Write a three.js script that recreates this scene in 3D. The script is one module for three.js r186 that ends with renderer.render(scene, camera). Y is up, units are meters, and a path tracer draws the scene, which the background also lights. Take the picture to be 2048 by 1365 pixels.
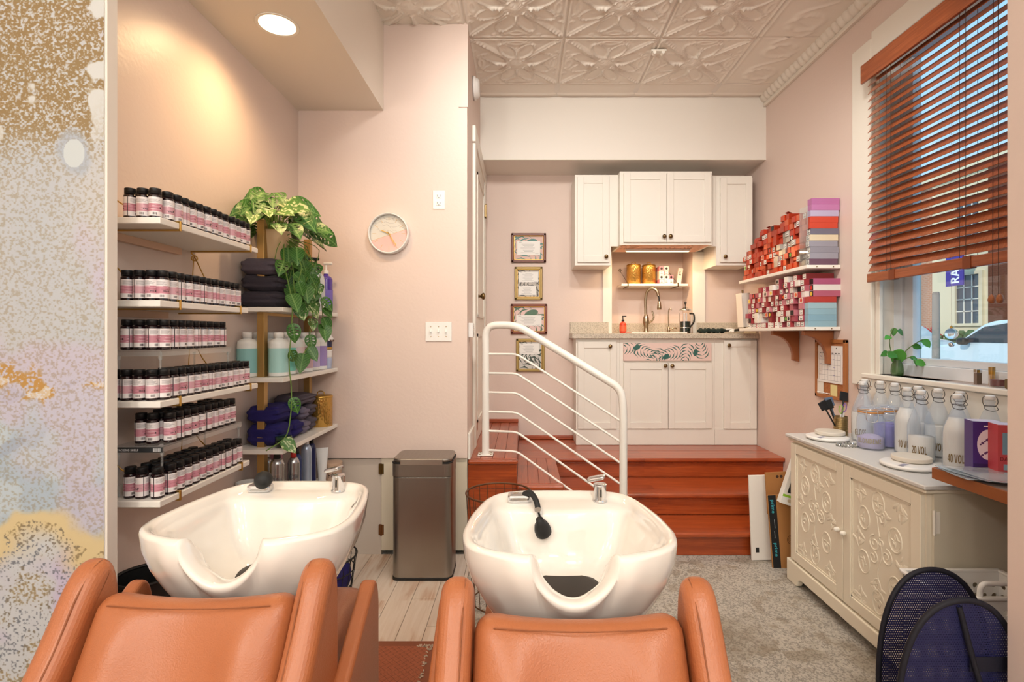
import * as THREE from 'three';
import { RoundedBoxGeometry } from 'three/addons/geometries/RoundedBoxGeometry.js';
import { mergeGeometries, mergeVertices } from 'three/addons/utils/BufferGeometryUtils.js';
import { RectAreaLightUniformsLib } from 'three/addons/lights/RectAreaLightUniformsLib.js';
RectAreaLightUniformsLib.init();

// ---------------------------------------------------------------- camera, sky, sun, lamps, exposure
const scene = new THREE.Scene();
const camera = new THREE.PerspectiveCamera(66.8, 2048 / 1365, 0.05, 200);
camera.position.set(0, 1.35, 0);
camera.lookAt(0, 1.35, -1);
camera.setViewOffset(2048, 1365, -21, 14.5, 2048, 1365);   // a shifted lens keeps the verticals upright
scene.add(camera);
const renderer = new THREE.WebGLRenderer({ antialias: true });
renderer.toneMapping = THREE.LinearToneMapping;
renderer.toneMappingExposure = 1.0;
renderer.shadowMap.enabled = true;
renderer.shadowMap.type = THREE.PCFSoftShadowMap;
{ // clear winter sky, paler towards the horizon all the way round
  const W = 64, H = 128, a = new Float32Array(W * H * 4);
  for (let j = 0; j < H; j++) for (let i = 0; i < W; i++) {
    const t = Math.max(0, (j + .5) / H * 2 - 1), k = Math.pow(1 - t, 3), o = (j * W + i) * 4;
    a[o] = .22 + .45 * k; a[o + 1] = .62 + .30 * k; a[o + 2] = .98 + .06 * k; a[o + 3] = 1;
  }
  const sky = new THREE.DataTexture(a, W, H, THREE.RGBAFormat, THREE.FloatType);
  sky.mapping = THREE.EquirectangularReflectionMapping; sky.magFilter = THREE.LinearFilter; sky.minFilter = THREE.LinearFilter; sky.needsUpdate = true;
  scene.background = sky; scene.environment = sky;
  scene.backgroundIntensity = 1.15; scene.environmentIntensity = 1.15;
}
const sun = new THREE.DirectionalLight(0xfff0d8, 2.2);    // low winter sun behind this building, on the fronts across the street
sun.position.set(-16, 17, 4); sun.target.position.set(10, 0, -12);
sun.castShadow = true; sun.shadow.mapSize.set(2048, 2048);
Object.assign(sun.shadow.camera, { left: -30, right: 30, top: 30, bottom: -30, near: 1, far: 90 });
scene.add(sun, sun.target);
const LAMP = { room: 3.3, down: 4.4, niche: 110, track: 4.8 };             // strength of added globes and track, the alcove downlight and the sink strip

// ---------------------------------------------------------------- helpers
let seed = 7;
const rnd = () => { seed = (seed * 1664525 + 1013904223) >>> 0; return seed / 4294967296; };
const rr = (a, b) => a + (b - a) * rnd();
const pick = (a) => a[Math.floor(rnd() * a.length)];
const taken = {};
function numbered(n) { const k = taken[n] = (taken[n] ?? -1) + 1; return k ? n + '_' + String(k).padStart(3, '0') : n; }
const V = (x, y, z) => new THREE.Vector3(x, y, z);
// depth d is measured away from the camera: z = -d
function bx(x0, x1, y0, y1, d0, d1, r = 0) {
  const w = x1 - x0, h = y1 - y0, t = d1 - d0;
  const g = r ? new RoundedBoxGeometry(w, h, t, 2, Math.min(r, w / 2.01, h / 2.01, t / 2.01)) : new THREE.BoxGeometry(w, h, t);
  g.translate((x0 + x1) / 2, (y0 + y1) / 2, -(d0 + d1) / 2);
  return uvm(g);
}
function uvm(g) {                                            // uv in metres, from the side each face points to
  const G = g.index ? g.toNonIndexed() : g, p = G.attributes.position, n = G.attributes.normal, uv = new Float32Array(p.count * 2);
  for (let i = 0; i < p.count; i += 3) {
    let nx = 0, ny = 0, nz = 0;
    for (let k = 0; k < 3; k++) { nx += n.getX(i + k); ny += n.getY(i + k); nz += n.getZ(i + k); }
    nx = Math.abs(nx); ny = Math.abs(ny); nz = Math.abs(nz);
    for (let k = 0; k < 3; k++) {
      const x = p.getX(i + k), y = p.getY(i + k), z = p.getZ(i + k), j = (i + k) * 2;
      if (nx >= ny && nx >= nz) { uv[j] = -z; uv[j + 1] = y; } else if (ny >= nz) { uv[j] = x; uv[j + 1] = -z; } else { uv[j] = x; uv[j + 1] = y; }
    }
  }
  G.setAttribute('uv', new THREE.BufferAttribute(uv, 2));
  return G;
}
function join(gs) {
  gs = gs.filter(Boolean).map((g) => { const q = g.index ? g.toNonIndexed() : g; for (const k of Object.keys(q.attributes)) if (!['position', 'normal', 'uv'].includes(k)) q.deleteAttribute(k); return q; });
  return gs.length === 1 ? gs[0] : mergeGeometries(gs);
}
function mesh(name, geo, mat, parent = scene) {
  const m = new THREE.Mesh(Array.isArray(geo) ? join(geo) : geo, mat);
  m.name = parent === scene ? numbered(name) : name;
  parent.add(m); return m;
}
function tag(o, label, category, group) { o.userData.label = label; o.userData.category = category; if (group) o.userData.group = group; return o; }
function thing(name, label, category, group) { const g = new THREE.Group(); g.name = numbered(name); scene.add(g); return tag(g, label, category, group); }
function struct(name, geo, mat) { const m = mesh(name, geo, mat); m.userData.kind = 'structure'; return m; }
function structGroup(name) { const g = new THREE.Group(); g.name = numbered(name); scene.add(g); g.userData.kind = 'structure'; return g; }
function settle(g) {                                         // put the origin of a thing built in place at its base
  g.updateMatrixWorld(true);
  const b = new THREE.Box3().setFromObject(g), c = V((b.min.x + b.max.x) / 2, b.min.y, (b.min.z + b.max.z) / 2);
  g.position.copy(c); for (const k of g.children) k.position.sub(c);
  return g;
}
function dup(o, x, y, d, turn = 0, label, group) {
  const c = o.clone(); c.name = numbered(o.name.replace(/_\d{3}$/, '')); scene.add(c);
  c.userData = { ...o.userData }; c.position.set(x, y, -d); c.rotation.set(0, turn, 0);
  if (label) c.userData.label = label; if (group) c.userData.group = group;
  return c;
}
const lathe = (pts, seg = 24) => new THREE.LatheGeometry(pts.map(([r, y]) => new THREE.Vector2(Math.max(r, 1e-5), y)), seg);
const cyl = (r, h, seg = 20, r2 = r, open = false) => new THREE.CylinderGeometry(r2, r, h, seg, 1, open).translate(0, h / 2, 0);
function tube(pts, r, seg = 24, rs = 8, closed = false) {
  return new THREE.TubeGeometry(new THREE.CatmullRomCurve3(pts.map((p) => p.isVector3 ? p : V(...p)), closed, 'centripetal'), seg, r, rs, closed);
}
function rod(a, b, r, seg = 8) {
  const A = V(...a), B = V(...b), L = A.distanceTo(B), g = new THREE.CylinderGeometry(r, r, L, seg);
  g.applyQuaternion(new THREE.Quaternion().setFromUnitVectors(V(0, 1, 0), B.clone().sub(A).normalize()));
  return g.translate((A.x + B.x) / 2, (A.y + B.y) / 2, (A.z + B.z) / 2);
}
function bentRod(pts, r, bend = .05, rs = 10) {              // straight runs with rounded corners
  const path = new THREE.CurvePath(), P = pts.map((p) => V(...p)); let from = P[0];
  for (let i = 1; i < P.length - 1; i++) {
    const a = P[i - 1].clone().sub(P[i]), b = P[i + 1].clone().sub(P[i]), k = Math.min(bend, a.length() * .45, b.length() * .45);
    const s = P[i].clone().addScaledVector(a.normalize(), k), e = P[i].clone().addScaledVector(b.normalize(), k);
    path.add(new THREE.LineCurve3(from, s)); path.add(new THREE.QuadraticBezierCurve3(s, P[i], e)); from = e;
  }
  path.add(new THREE.LineCurve3(from, P[P.length - 1]));
  return new THREE.TubeGeometry(path, pts.length * 14, r, rs, false);
}
function ext(pts, depth, bevel = 0, seg = 2, holes = []) {   // outline in x, y pushed along +z
  const s = pts instanceof THREE.Shape ? pts : new THREE.Shape(pts.map(([x, y]) => new THREE.Vector2(x, y)));
  for (const h of holes) s.holes.push(h);
  return new THREE.ExtrudeGeometry(s, { depth: depth - 2 * bevel, bevelEnabled: bevel > 0, bevelSize: bevel, bevelThickness: bevel, bevelOffset: -bevel, bevelSegments: seg, curveSegments: 16 }).translate(0, 0, bevel);
}
function soft(w, h, t, r, nx, ny, nz, deform) {              // rounded block with enough points to be pushed about
  let g = new THREE.BoxGeometry(w, h, t, nx, ny, nz); g.deleteAttribute('normal'); g.deleteAttribute('uv'); g = mergeVertices(g, 1e-5);
  const p = g.attributes.position, q = V(0, 0, 0), c = V(0, 0, 0), H = [w / 2, h / 2, t / 2].map((x) => x - Math.min(r, x * .999));
  for (let i = 0; i < p.count; i++) {
    q.fromBufferAttribute(p, i); c.set(THREE.MathUtils.clamp(q.x, -H[0], H[0]), THREE.MathUtils.clamp(q.y, -H[1], H[1]), THREE.MathUtils.clamp(q.z, -H[2], H[2]));
    q.sub(c); const k = V(w / 2 - H[0], h / 2 - H[1], t / 2 - H[2]); if (q.lengthSq() > 0) { q.normalize().multiply(k); } q.add(c);
    if (deform) deform(q); p.setXYZ(i, q.x, q.y, q.z);
  }
  g.computeVertexNormals(); g = g.toNonIndexed(); return uvmKeep(g);
}
function uvmKeep(g) { return uvm(g); }
const hash = (x, y) => { let n = Math.imul(x | 0, 374761393) + Math.imul(y | 0, 668265263); n = Math.imul(n ^ (n >>> 13), 1274126177); return ((n ^ (n >>> 16)) >>> 0) / 4294967296; };
function vnoise(x, y, per = 0) {
  const xi = Math.floor(x), yi = Math.floor(y), fx = x - xi, fy = y - yi, sx = fx * fx * (3 - 2 * fx), sy = fy * fy * (3 - 2 * fy);
  const w = (a) => per ? ((a % per) + per) % per : a;
  const a = hash(w(xi), w(yi)), b = hash(w(xi + 1), w(yi)), c = hash(w(xi), w(yi + 1)), d = hash(w(xi + 1), w(yi + 1));
  return a + (b - a) * sx + (c - a) * sy + (a - b - c + d) * sx * sy;
}
function fbm(x, y, o = 4, per = 0) { let s = 0, a = .5, t = 0; for (let i = 0; i < o; i++) { s += a * vnoise(x, y, per); t += a; x *= 2; y *= 2; per *= 2; a *= .5; } return s / t; }
function dataTex(w, h, fn, { srgb = true, sx = 1, sy = 1 } = {}) {
  const a = new Uint8Array(w * h * 4);
  for (let j = 0; j < h; j++) for (let i = 0; i < w; i++) { const c = fn(i / w, j / h), o = (j * w + i) * 4; a[o] = c[0]; a[o + 1] = c[1]; a[o + 2] = c[2]; a[o + 3] = c[3] ?? 255; }
  const t = new THREE.DataTexture(a, w, h); if (srgb) t.colorSpace = THREE.SRGBColorSpace;
  t.wrapS = t.wrapT = THREE.RepeatWrapping; t.magFilter = THREE.LinearFilter; t.minFilter = THREE.LinearMipmapLinearFilter; t.generateMipmaps = true;
  t.repeat.set(1 / sx, 1 / sy); t.needsUpdate = true; return t;
}
function canvasTex(w, h, draw) {
  const c = document.createElement('canvas'); c.width = w; c.height = h; draw(c.getContext('2d'), w, h);
  const t = new THREE.CanvasTexture(c); t.colorSpace = THREE.SRGBColorSpace; t.magFilter = THREE.LinearFilter; return t;
}
const mixc = (a, b, t) => a.map((x, i) => x + (b[i] - x) * Math.min(1, Math.max(0, t)));
const sstep = (a, b, x) => { const t = Math.min(1, Math.max(0, (x - a) / (b - a))); return t * t * (3 - 2 * t); };
const std = (color, roughness = .6, more = {}) => new THREE.MeshStandardMaterial({ color, roughness, ...more });
const phys = (color, roughness, more = {}) => new THREE.MeshPhysicalMaterial({ color, roughness, ...more });
const std2 = (color, roughness, more = {}) => std(color, roughness, { side: THREE.DoubleSide, ...more });
// a flat print lying on a face: plane of w x h, facing +z
const plane = (w, h) => new THREE.PlaneGeometry(w, h);

// ---------------------------------------------------------------- materials
const peel = dataTex(256, 256, (u, v) => { const n = 128 + 90 * (fbm(u * 32, v * 32, 3, 32) - .5); return [n, n, n]; }, { srgb: false, sx: .4, sy: .4 });
const M = {
  blush: std(0xdfcbc0, .55, { bumpMap: peel, bumpScale: .0012 }),
  alcove: std(0xdccbc0, .38, { bumpMap: peel, bumpScale: .0012 }),
  white: std(0xe9e3da, .5),
  soffit: std(0xe6ddd0, .6),
  tin: std(0xeee6da, .42),
  trim: std(0xece7dc, .4),
  cab: std(0xe9e4da, .42),
  ivory: std(0xe8dfcb, .45),
  shelf: std(0xeeeae2, .4),
  blackCap: std(0x0d0d0f, .45),
  plum: phys(0x1c090e, .15, { clearcoat: .4 }),
  brass: std(0xc49a4c, .28, { metalness: .85 }),
  gold: std(0xb4935a, .36, { metalness: .7 }),
  bronze: std(0x7d6848, .34, { metalness: 1 }),
  nickel: std(0xa89a84, .25, { metalness: 1 }),
  chrome: std(0xd8dadd, .06, { metalness: 1 }),
  black: std(0x141414, .5),
  rubber: std(0x1b1c1d, .65),
  porcelain: phys(0xf0ebe2, .08, { clearcoat: 1, clearcoatRoughness: .03 }),
  glass: phys(0xffffff, .02, { transmission: 1, thickness: 0, ior: 1.45 }),
  bottleGlass: phys(0xf4f9ff, .04, { transmission: .9, thickness: 0, ior: 1.45 }),
  acrylic: phys(0xf2f4f4, .05, { transmission: .92, thickness: 0, ior: 1.45 }),
  whitePlastic: std(0xeeece8, .35),
  cardboard: std(0xb07c46, .85),
  railing: std(0xece8e0, .3),
};
const woodTex = dataTex(512, 512, (u, v) => {
  const g = fbm(u * 5, v * 46, 4) * .6 + fbm(u * 14 + 3, v * 120, 3) * .4, blot = fbm(u * 4 + 9, v * 5, 3);
  return mixc(mixc([134, 52, 18], [190, 90, 40], g * 1.2 - .1), [104, 40, 16], sstep(.55, .85, blot) * .45);
}, { sx: .9, sy: .45 });
M.cherry = phys(0xffffff, .3, { map: woodTex, clearcoat: .5, clearcoatRoughness: .2 });
const woodAcross = woodTex.clone(); woodAcross.rotation = Math.PI / 2; woodAcross.needsUpdate = true;
M.cherryAlong = phys(0xffffff, .3, { map: woodAcross, clearcoat: .5, clearcoatRoughness: .2 });
const blindTex = dataTex(512, 64, (u, v) => mixc([128, 62, 30], [176, 96, 54], fbm(u * 6, v * 22, 4)), { sx: .8, sy: .1 });
M.blind = phys(0xffffff, .32, { map: blindTex, clearcoat: .3 });
M.oak = std(0x9a5a30, .45);
const leatherBump = dataTex(256, 256, (u, v) => { const n = 255 * fbm(u * 64, v * 64, 2, 64); return [n, n, n]; }, { srgb: false, sx: .12, sy: .12 });
M.leather = phys(0xae6840, .36, { bumpMap: leatherBump, bumpScale: .0004, clearcoat: .12, clearcoatRoughness: .35 });
// ---------------------------------------------------------------- the room
const CEIL = 3.23, UP = .435, STEP = .145;
struct('wall_left', [bx(-1.5, -1.355, 0, CEIL, 1.49, 3.35), bx(-2.55, -2.4, 0, CEIL, -3.4, 1.6)], M.alcove);
{ // the clock wall: plaster above, boarded below
  const w = struct('wall_back', [bx(-1.5, -.335, .597, CEIL, 3.13, 3.4)], M.blush);
  mesh('lower_panel', bx(-1.5, -.86, 0, .59, 3.15, 3.4), std(0xcbbfb2, .6), w);
  mesh('lower_panel', bx(-.857, -.337, .035, .594, 3.142, 3.4), std(0xd9cfba, .55), w);
  mesh('hinge', [bx(-.872, -.842, .50, .56, 3.136, 3.15), rod([-.857, .497, -3.135], [-.857, .563, -3.135], .005)], std(0x6b5226, .5, { metalness: .8 }), w);
  mesh('hinge', [bx(-.872, -.842, .13, .19, 3.136, 3.15), rod([-.857, .127, -3.135], [-.857, .193, -3.135], .005)], std(0x7a4a22, .7, { metalness: .5 }), w);
  mesh('corner_strip', bx(-.385, -.33, 2.72, CEIL, 3.124, 3.132), M.blush, w);
}
struct('wall_door_side', [bx(-.5, -.335, 0, CEIL, 3.4001, 4.9)], M.blush);
struct('wall_kitchen', [bx(-.5, .774, 0, CEIL, 4.5, 4.9), bx(1.478, 2.19, 0, CEIL, 4.5, 4.9), bx(.774, 1.478, 2.15, CEIL, 4.5, 4.9), bx(.774, 1.478, 0, 1.31, 4.5, 4.9), bx(.774, 1.478, 1.31, 2.15, 4.78, 4.9)], M.blush);
struct('wall_header', bx(-.335, 1.93, 2.729, CEIL, 4.10, 4.5), M.white);
struct('wall_right', [bx(1.93, 2.13, 0, 1.13, -3.4, 4.9), bx(1.93, 2.13, 2.86, CEIL, -3.4, 4.9), bx(1.93, 2.13, 1.13, 2.86, 2.83, 4.9), bx(1.93, 2.13, 1.13, 2.86, -.1, 1.5), bx(1.93, 2.13, 1.13, 2.86, -3.4, -2.9)], M.blush);
struct('wall_front', bx(-2.55, 2.19, 0, CEIL, -3.55, -3.4), M.white);
struct('wall_partition', bx(1.31, 1.93, 0, CEIL, 1.22, 1.398), M.blush);
// mural wall at the near left
const muralTex = (() => {
  const W = 720, H = 1260, LO = .35, HI = 2.45;
  return dataTex(W, H, (u, v) => {
    const X = u * 1.2, Y = LO + v * (HI - LO);
    const n1 = fbm(X * 5 + 3, Y * 5, 4), n2 = fbm(X * 11 + 20, Y * 11 + 7, 4), n3 = fbm(X * 3 + 40, Y * 3 + 9, 3), fine = fbm(X * 190, Y * 190, 2), fine2 = vnoise(X * 230 + 5, Y * 230);
    let c = mixc([190, 189, 188], [174, 181, 188], n3 * 1.6 - .4);
    const w = (Y - 1.22) + (n1 - .5) * .22;                                        // pale blue water below this line
    c = mixc(c, [178, 192, 201], sstep(.05, -.05, w));
    c = mixc(c, [164, 180, 194], sstep(.0, -.2, w) * sstep(.45, .65, n2));
    if (w < 0) c = mixc(c, [150, 162, 180], sstep(.62, .7, fbm(X * 4 + Y * 6, Y * 14 - X * 9, 3)) * .7);
    c = mixc(c, [186, 178, 198], sstep(.58, .72, fbm(X * 4 + 77, Y * 4 + 2, 3)) * .7);
    const g = sstep(1.62, 2.1, Y + (n1 - .5) * .5);                                // gold leaf, dense at the top
    c = mixc(c, [128, 98, 48], sstep(.50, .68, fine + .2 * g) * (.3 + .5 * g) * (fine2 > .25 ? 1 : .4));
    if (Y > 1.5) { const hole = sstep(.66, .72, n2); c = mixc(c, [198, 200, 198], hole * g); }
    const vein = Math.abs(w - .02 - (n2 - .5) * .1); c = mixc(c, [176, 134, 70], sstep(.055, .03, vein) * sstep(.36, .5, fine) * sstep(.36, .46, n2));
    if (w < .015 && w > -.01 && n2 > .45) c = mixc(c, [212, 210, 204], .6);
    const low = .80 + (n1 - .5) * .3 + (X - .9) * .25;                             // sandy ridge and speckled lilac below it
    if (Y < low) c = mixc(c, [206, 188, 144], sstep(.0, .04, low - Y) * sstep(.22, .08, low - Y));
    if (Y < low - .06) { c = mixc(c, mixc([186, 178, 202], [190, 194, 198], sstep(.4, .6, n1)), sstep(.06, .14, low - Y)); c = mixc(c, n2 > .5 ? [110, 100, 84] : [92, 96, 106], sstep(.6, .72, fine) * .8); c = mixc(c, [150, 130, 92], sstep(.58, .66, n2) * sstep(.45, .6, fine) * .7); }
    const d1 = Math.hypot((X - .80) / .035, (Y - 2.07) / .05), d2 = Math.hypot((X - 1.115) / .03, (Y - 1.855) / .04);
    if (d1 < 1 || d2 < 1) c = [190, 198, 200]; else if (d1 < 2.2) c = mixc(c, [196, 196, 190], .8 * sstep(2.2, 1.4, d1 + (n2 - .5) * 2)); else if (d2 < 1.9) c = mixc(c, [160, 170, 184], .7 * sstep(1.9, 1.2, d2 + (n2 - .5) * 2));
    return c;
  });
})();
{
  const w = structGroup('wall_mural');
  mesh('panel_core', bx(-2.4, -1.165, 0, CEIL, 1.452, 1.488), M.white, w);
  const g = plane(1.2, 2.1).translate(-1.772, 1.40, -1.4495);
  mesh('mural_print', g, std(0xffffff, .5, { map: muralTex }), w);
  mesh('mural_print', [plane(1.2, .345).translate(-1.772, .1725, -1.4495), plane(1.2, .775).translate(-1.772, 2.84, -1.4495)], std(0xb7aa92, .5), w);
}
struct('ceiling', bx(-2.55, 2.19, CEIL, CEIL + .2, -3.55, 4.9), M.white);
struct('ceiling_soffit', bx(-1.36, -.84, 2.70, CEIL, 1.49, 3.135), M.soffit);

{ // pressed tin panels
  const N = 84, S = .606;
  const bump = (t, w) => Math.exp(-(t * t) / (w * w));
  function relief(u, v) {                                     // u, v in -1..1, metres out of the sheet
    const r = Math.hypot(u, v), a = Math.atan2(v, u); let h = 0;
    h += .010 * (bump(Math.max(Math.abs(u), Math.abs(v)) - .965, .018));                                     // bead along the seam
    const dg = Math.min(Math.abs(u - v), Math.abs(u + v)) / Math.SQRT2;                                      // four reeds to the corners
    if (r > .2 && r < 1.32) h += .013 * bump(dg, .035) * (1 + .25 * Math.cos(r * 70) * (r > .9 ? 1 : .2)) + .006 * bump(dg - .055, .014);
    if (r < .24) h += .016 * Math.sqrt(Math.max(0, 1 - (r / .2) ** 2)) * (1 + .14 * Math.cos(a * 16)) + .007 * bump(r - .205, .02);
    for (let k = 0; k < 4; k++) {                              // leaf loops on the four sides
      const c = Math.cos(k * Math.PI / 2), s = Math.sin(k * Math.PI / 2), x = u * c + v * s, y = -u * s + v * c;
      if (x < .15) continue;
      for (const sg of [-1, 1]) {
        const ex = x - .5, ey = y * sg - .19, q = ex * .86 + ey * .5, w = -ex * .5 + ey * .86, e = Math.hypot(q / .30, w / .15);
        h += .009 * bump(e - 1, .10) * (1 + .35 * Math.cos(Math.atan2(w, q) * 26)) + .0035 * (e < .85 ? 1 - e : 0);
      }
      h += .008 * bump(y, .022) * (x > .22 && x < .62 ? 1 : 0);
      h += .007 * bump(Math.hypot((x - .82) / 1, (y) / 2.6) - .06, .025) + .006 * bump(Math.hypot(x - .86, Math.abs(y) - .26) - .045, .02) + .006 * bump(Math.hypot(x - .90, Math.abs(y) - .46) - .03, .02);
    }
    return h;
  }
  function tile(w, d, fn, nx = N, ny = N) {
    const g = new THREE.PlaneGeometry(w, d, nx, ny).rotateX(Math.PI / 2), p = g.attributes.position;
    for (let i = 0; i < p.count; i++) { const u = p.getX(i) / w * 2, v = p.getZ(i) / d * 2; p.setY(i, -.004 - fn(u, v) + (Math.max(Math.abs(u), Math.abs(v)) > .997 ? .006 : 0)); }
    g.computeVertexNormals(); return g;
  }
  const ceil = scene.getObjectByName('ceiling'), gA = tile(S, S, relief), gB = tile(.438, S, (u, v) => .010 * bump(Math.abs(u) - .93, .03) + .008 * bump(Math.hypot(u * .7, (Math.abs(v) - .5) * 1.2) - .3, .07) * (1 + .3 * Math.cos(Math.atan2(u, v) * 14)) + .007 * bump(u - .4 * Math.sin(v * 6), .09), 40, 60);
  const gC = tile(S, .208, (u, v) => .009 * bump(v + .55, .08), 12, 24);
  for (let i = 0; i < 4; i++) for (let j = 0; j < 4; j++) mesh('tin_panel', gA, M.tin, ceil).position.set(-.65 + i * .61, CEIL, -(3.579 - j * .61));
  for (let j = 0; j < 4; j++) mesh('tin_panel', gB, M.tin, ceil).position.set(1.709, CEIL, -(3.579 - j * .61));
  for (let i = 0; i < 5; i++) mesh('tin_panel', gC, M.tin, ceil).position.set(-.65 + i * .61, CEIL, -3.99);
  for (const [x, d] of [[.283, 2.82], [.855, 2.86], [.895, 3.41]]) {
    const h = thing('ceiling_bracket', 'small white metal bracket screwed to the pressed tin ceiling', 'bracket', 'track brackets left on the tin ceiling');
    mesh('plate', bx(-.05, .05, -.012, 0, -.018, .018, .002), M.trim, h);
    for (const s of [-.028, .028]) mesh('clip', new THREE.CylinderGeometry(.011, .011, .034, 12).rotateX(Math.PI / 2).translate(s, -.018, 0), M.trim, h);
    h.position.set(x, CEIL - .012, -d);
  }
}
{ // egg moulding along the right wall
  const L = 2.72, n = 260, m = 12, g = new THREE.PlaneGeometry(1, 1, n, m), p = g.attributes.position;
  for (let i = 0; i < p.count; i++) {
    const t = p.getX(i) + .5, a = (p.getY(i) + .5) * Math.PI / 2, w = (t * L / .055) % 1, R = .062 * (.8 + .2 * Math.pow(Math.abs(Math.sin(w * Math.PI)), .5));
    p.setXYZ(i, 1.932 - R * Math.cos(a), CEIL + .002 - R * Math.sin(a), -(1.4 + t * L));
  }
  g.computeVertexNormals();
  struct('trim_1', [uvm(g), bx(1.905, 1.932, CEIL - .085, CEIL - .055, 1.4, 4.1, .006)], new THREE.MeshStandardMaterial({ color: 0xe2d9cc, roughness: .42, side: THREE.DoubleSide }));
}

// floors
const epoxy = dataTex(1024, 1024, (u, v) => {
  const a = fbm(u * 150, v * 150, 3), b = fbm(u * 18 + 4, v * 18, 4), k = fbm(u * 5 + 11, v * 5 + 3, 3), f = vnoise(u * 420, v * 420);
  let c = mixc([182, 177, 168], [140, 135, 128], sstep(.42, .64, a));
  c = mixc(c, [212, 204, 190], sstep(.6, .75, f) * .6); c = mixc(c, [120, 104, 84], sstep(.55, .75, b) * .35);
  return mixc(c, [108, 94, 74], sstep(.6, .8, k) * .35);
}, { sx: 1.1, sy: 1.1 });
const floor = struct('floor', bx(-2.55, 2.19, -.2, 0, -3.55, 4.9), std(0xffffff, .5, { map: epoxy }));
{
  const plankTex = dataTex(512, 512, (u, v) => {
    const g = fbm(u * 40, v * 5, 4), k = fbm(u * 9 + 5, v * 3 + 2, 4), w = fbm(u * 90, v * 9, 2);
    let c = mixc([230, 221, 211], [214, 200, 186], g); c = mixc(c, [188, 152, 126], sstep(.55, .75, k) * .65); return mixc(c, [232, 224, 216], sstep(.5, .7, w) * .5);
  }, { sx: .7, sy: 1.3 });
  const mats = [0xffffff, 0xf3ece6, 0xfaf4ee].map((c) => std(c, .42, { map: plankTex }));
  mesh('grout', bx(-1.36, -.30, 0, .003, 1.5, 3.16), std(0x8d8072, .9), floor);
  for (let i = 0, x = -1.355; x < -.31; i++) {
    const x1 = Math.min(-.559 + .118 * (i - 6), -.303); let d = 1.2 + ((i * .37) % .6);
    if (x1 - x > .02) for (; d < 3.15; d += .615) { const a = Math.max(1.5, d), b = Math.min(3.149, d + .613); if (b > a) mesh('plank', bx(x + .001, x1 - .001, .001, .008, a, b, .0015), mats[(i * 5 + Math.round(d * 9)) % 3], floor); }
    x = x1;
  }
}
{ // cork-brown mat under the chairs
  const weave = dataTex(256, 256, (u, v) => { const i = Math.floor(u * 8), j = Math.floor(v * 8), a = (i + j) % 2 ? (u * 8) % 1 : (v * 8) % 1, k = Math.abs(a - .5) < .42 ? 1 : .72, n = fbm(u * 40, v * 40, 2); return [150 * k + 26 * n, 82 * k + 18 * n, 54 * k + 14 * n]; }, { sx: .16, sy: .16 });
  weave.rotation = Math.PI / 4;
  const t = thing('floor_mat', 'worn brown basketweave mat lying under the left salon chair', 'mat');
  mesh('border', bx(-1.08, -.355, .009, .017, 1.0, 2.245, .003), std(0x8a4e34, .6), t);
  mesh('woven_field', bx(-1.04, -.395, .0165, .0185, 1.04, 2.205), std(0xffffff, .65, { map: weave }), t);
  const fr = []; for (let i = 0; i < 60; i++) { const a = i < 30 ? [rr(-.45, -.37), 2.205 + rr(-.006, .006)] : [-.396 + rr(-.008, .008), rr(1.95, 2.2)]; fr.push(bx(-.006, .006, 0, .002, -.002, .002).rotateY(rr(0, 3)).translate(a[0], .0185, -a[1])); }
  mesh('frayed_edge', fr, std(0xc9b7a4, .9), t).userData.kind = 'stuff'; settle(t);
}
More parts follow.
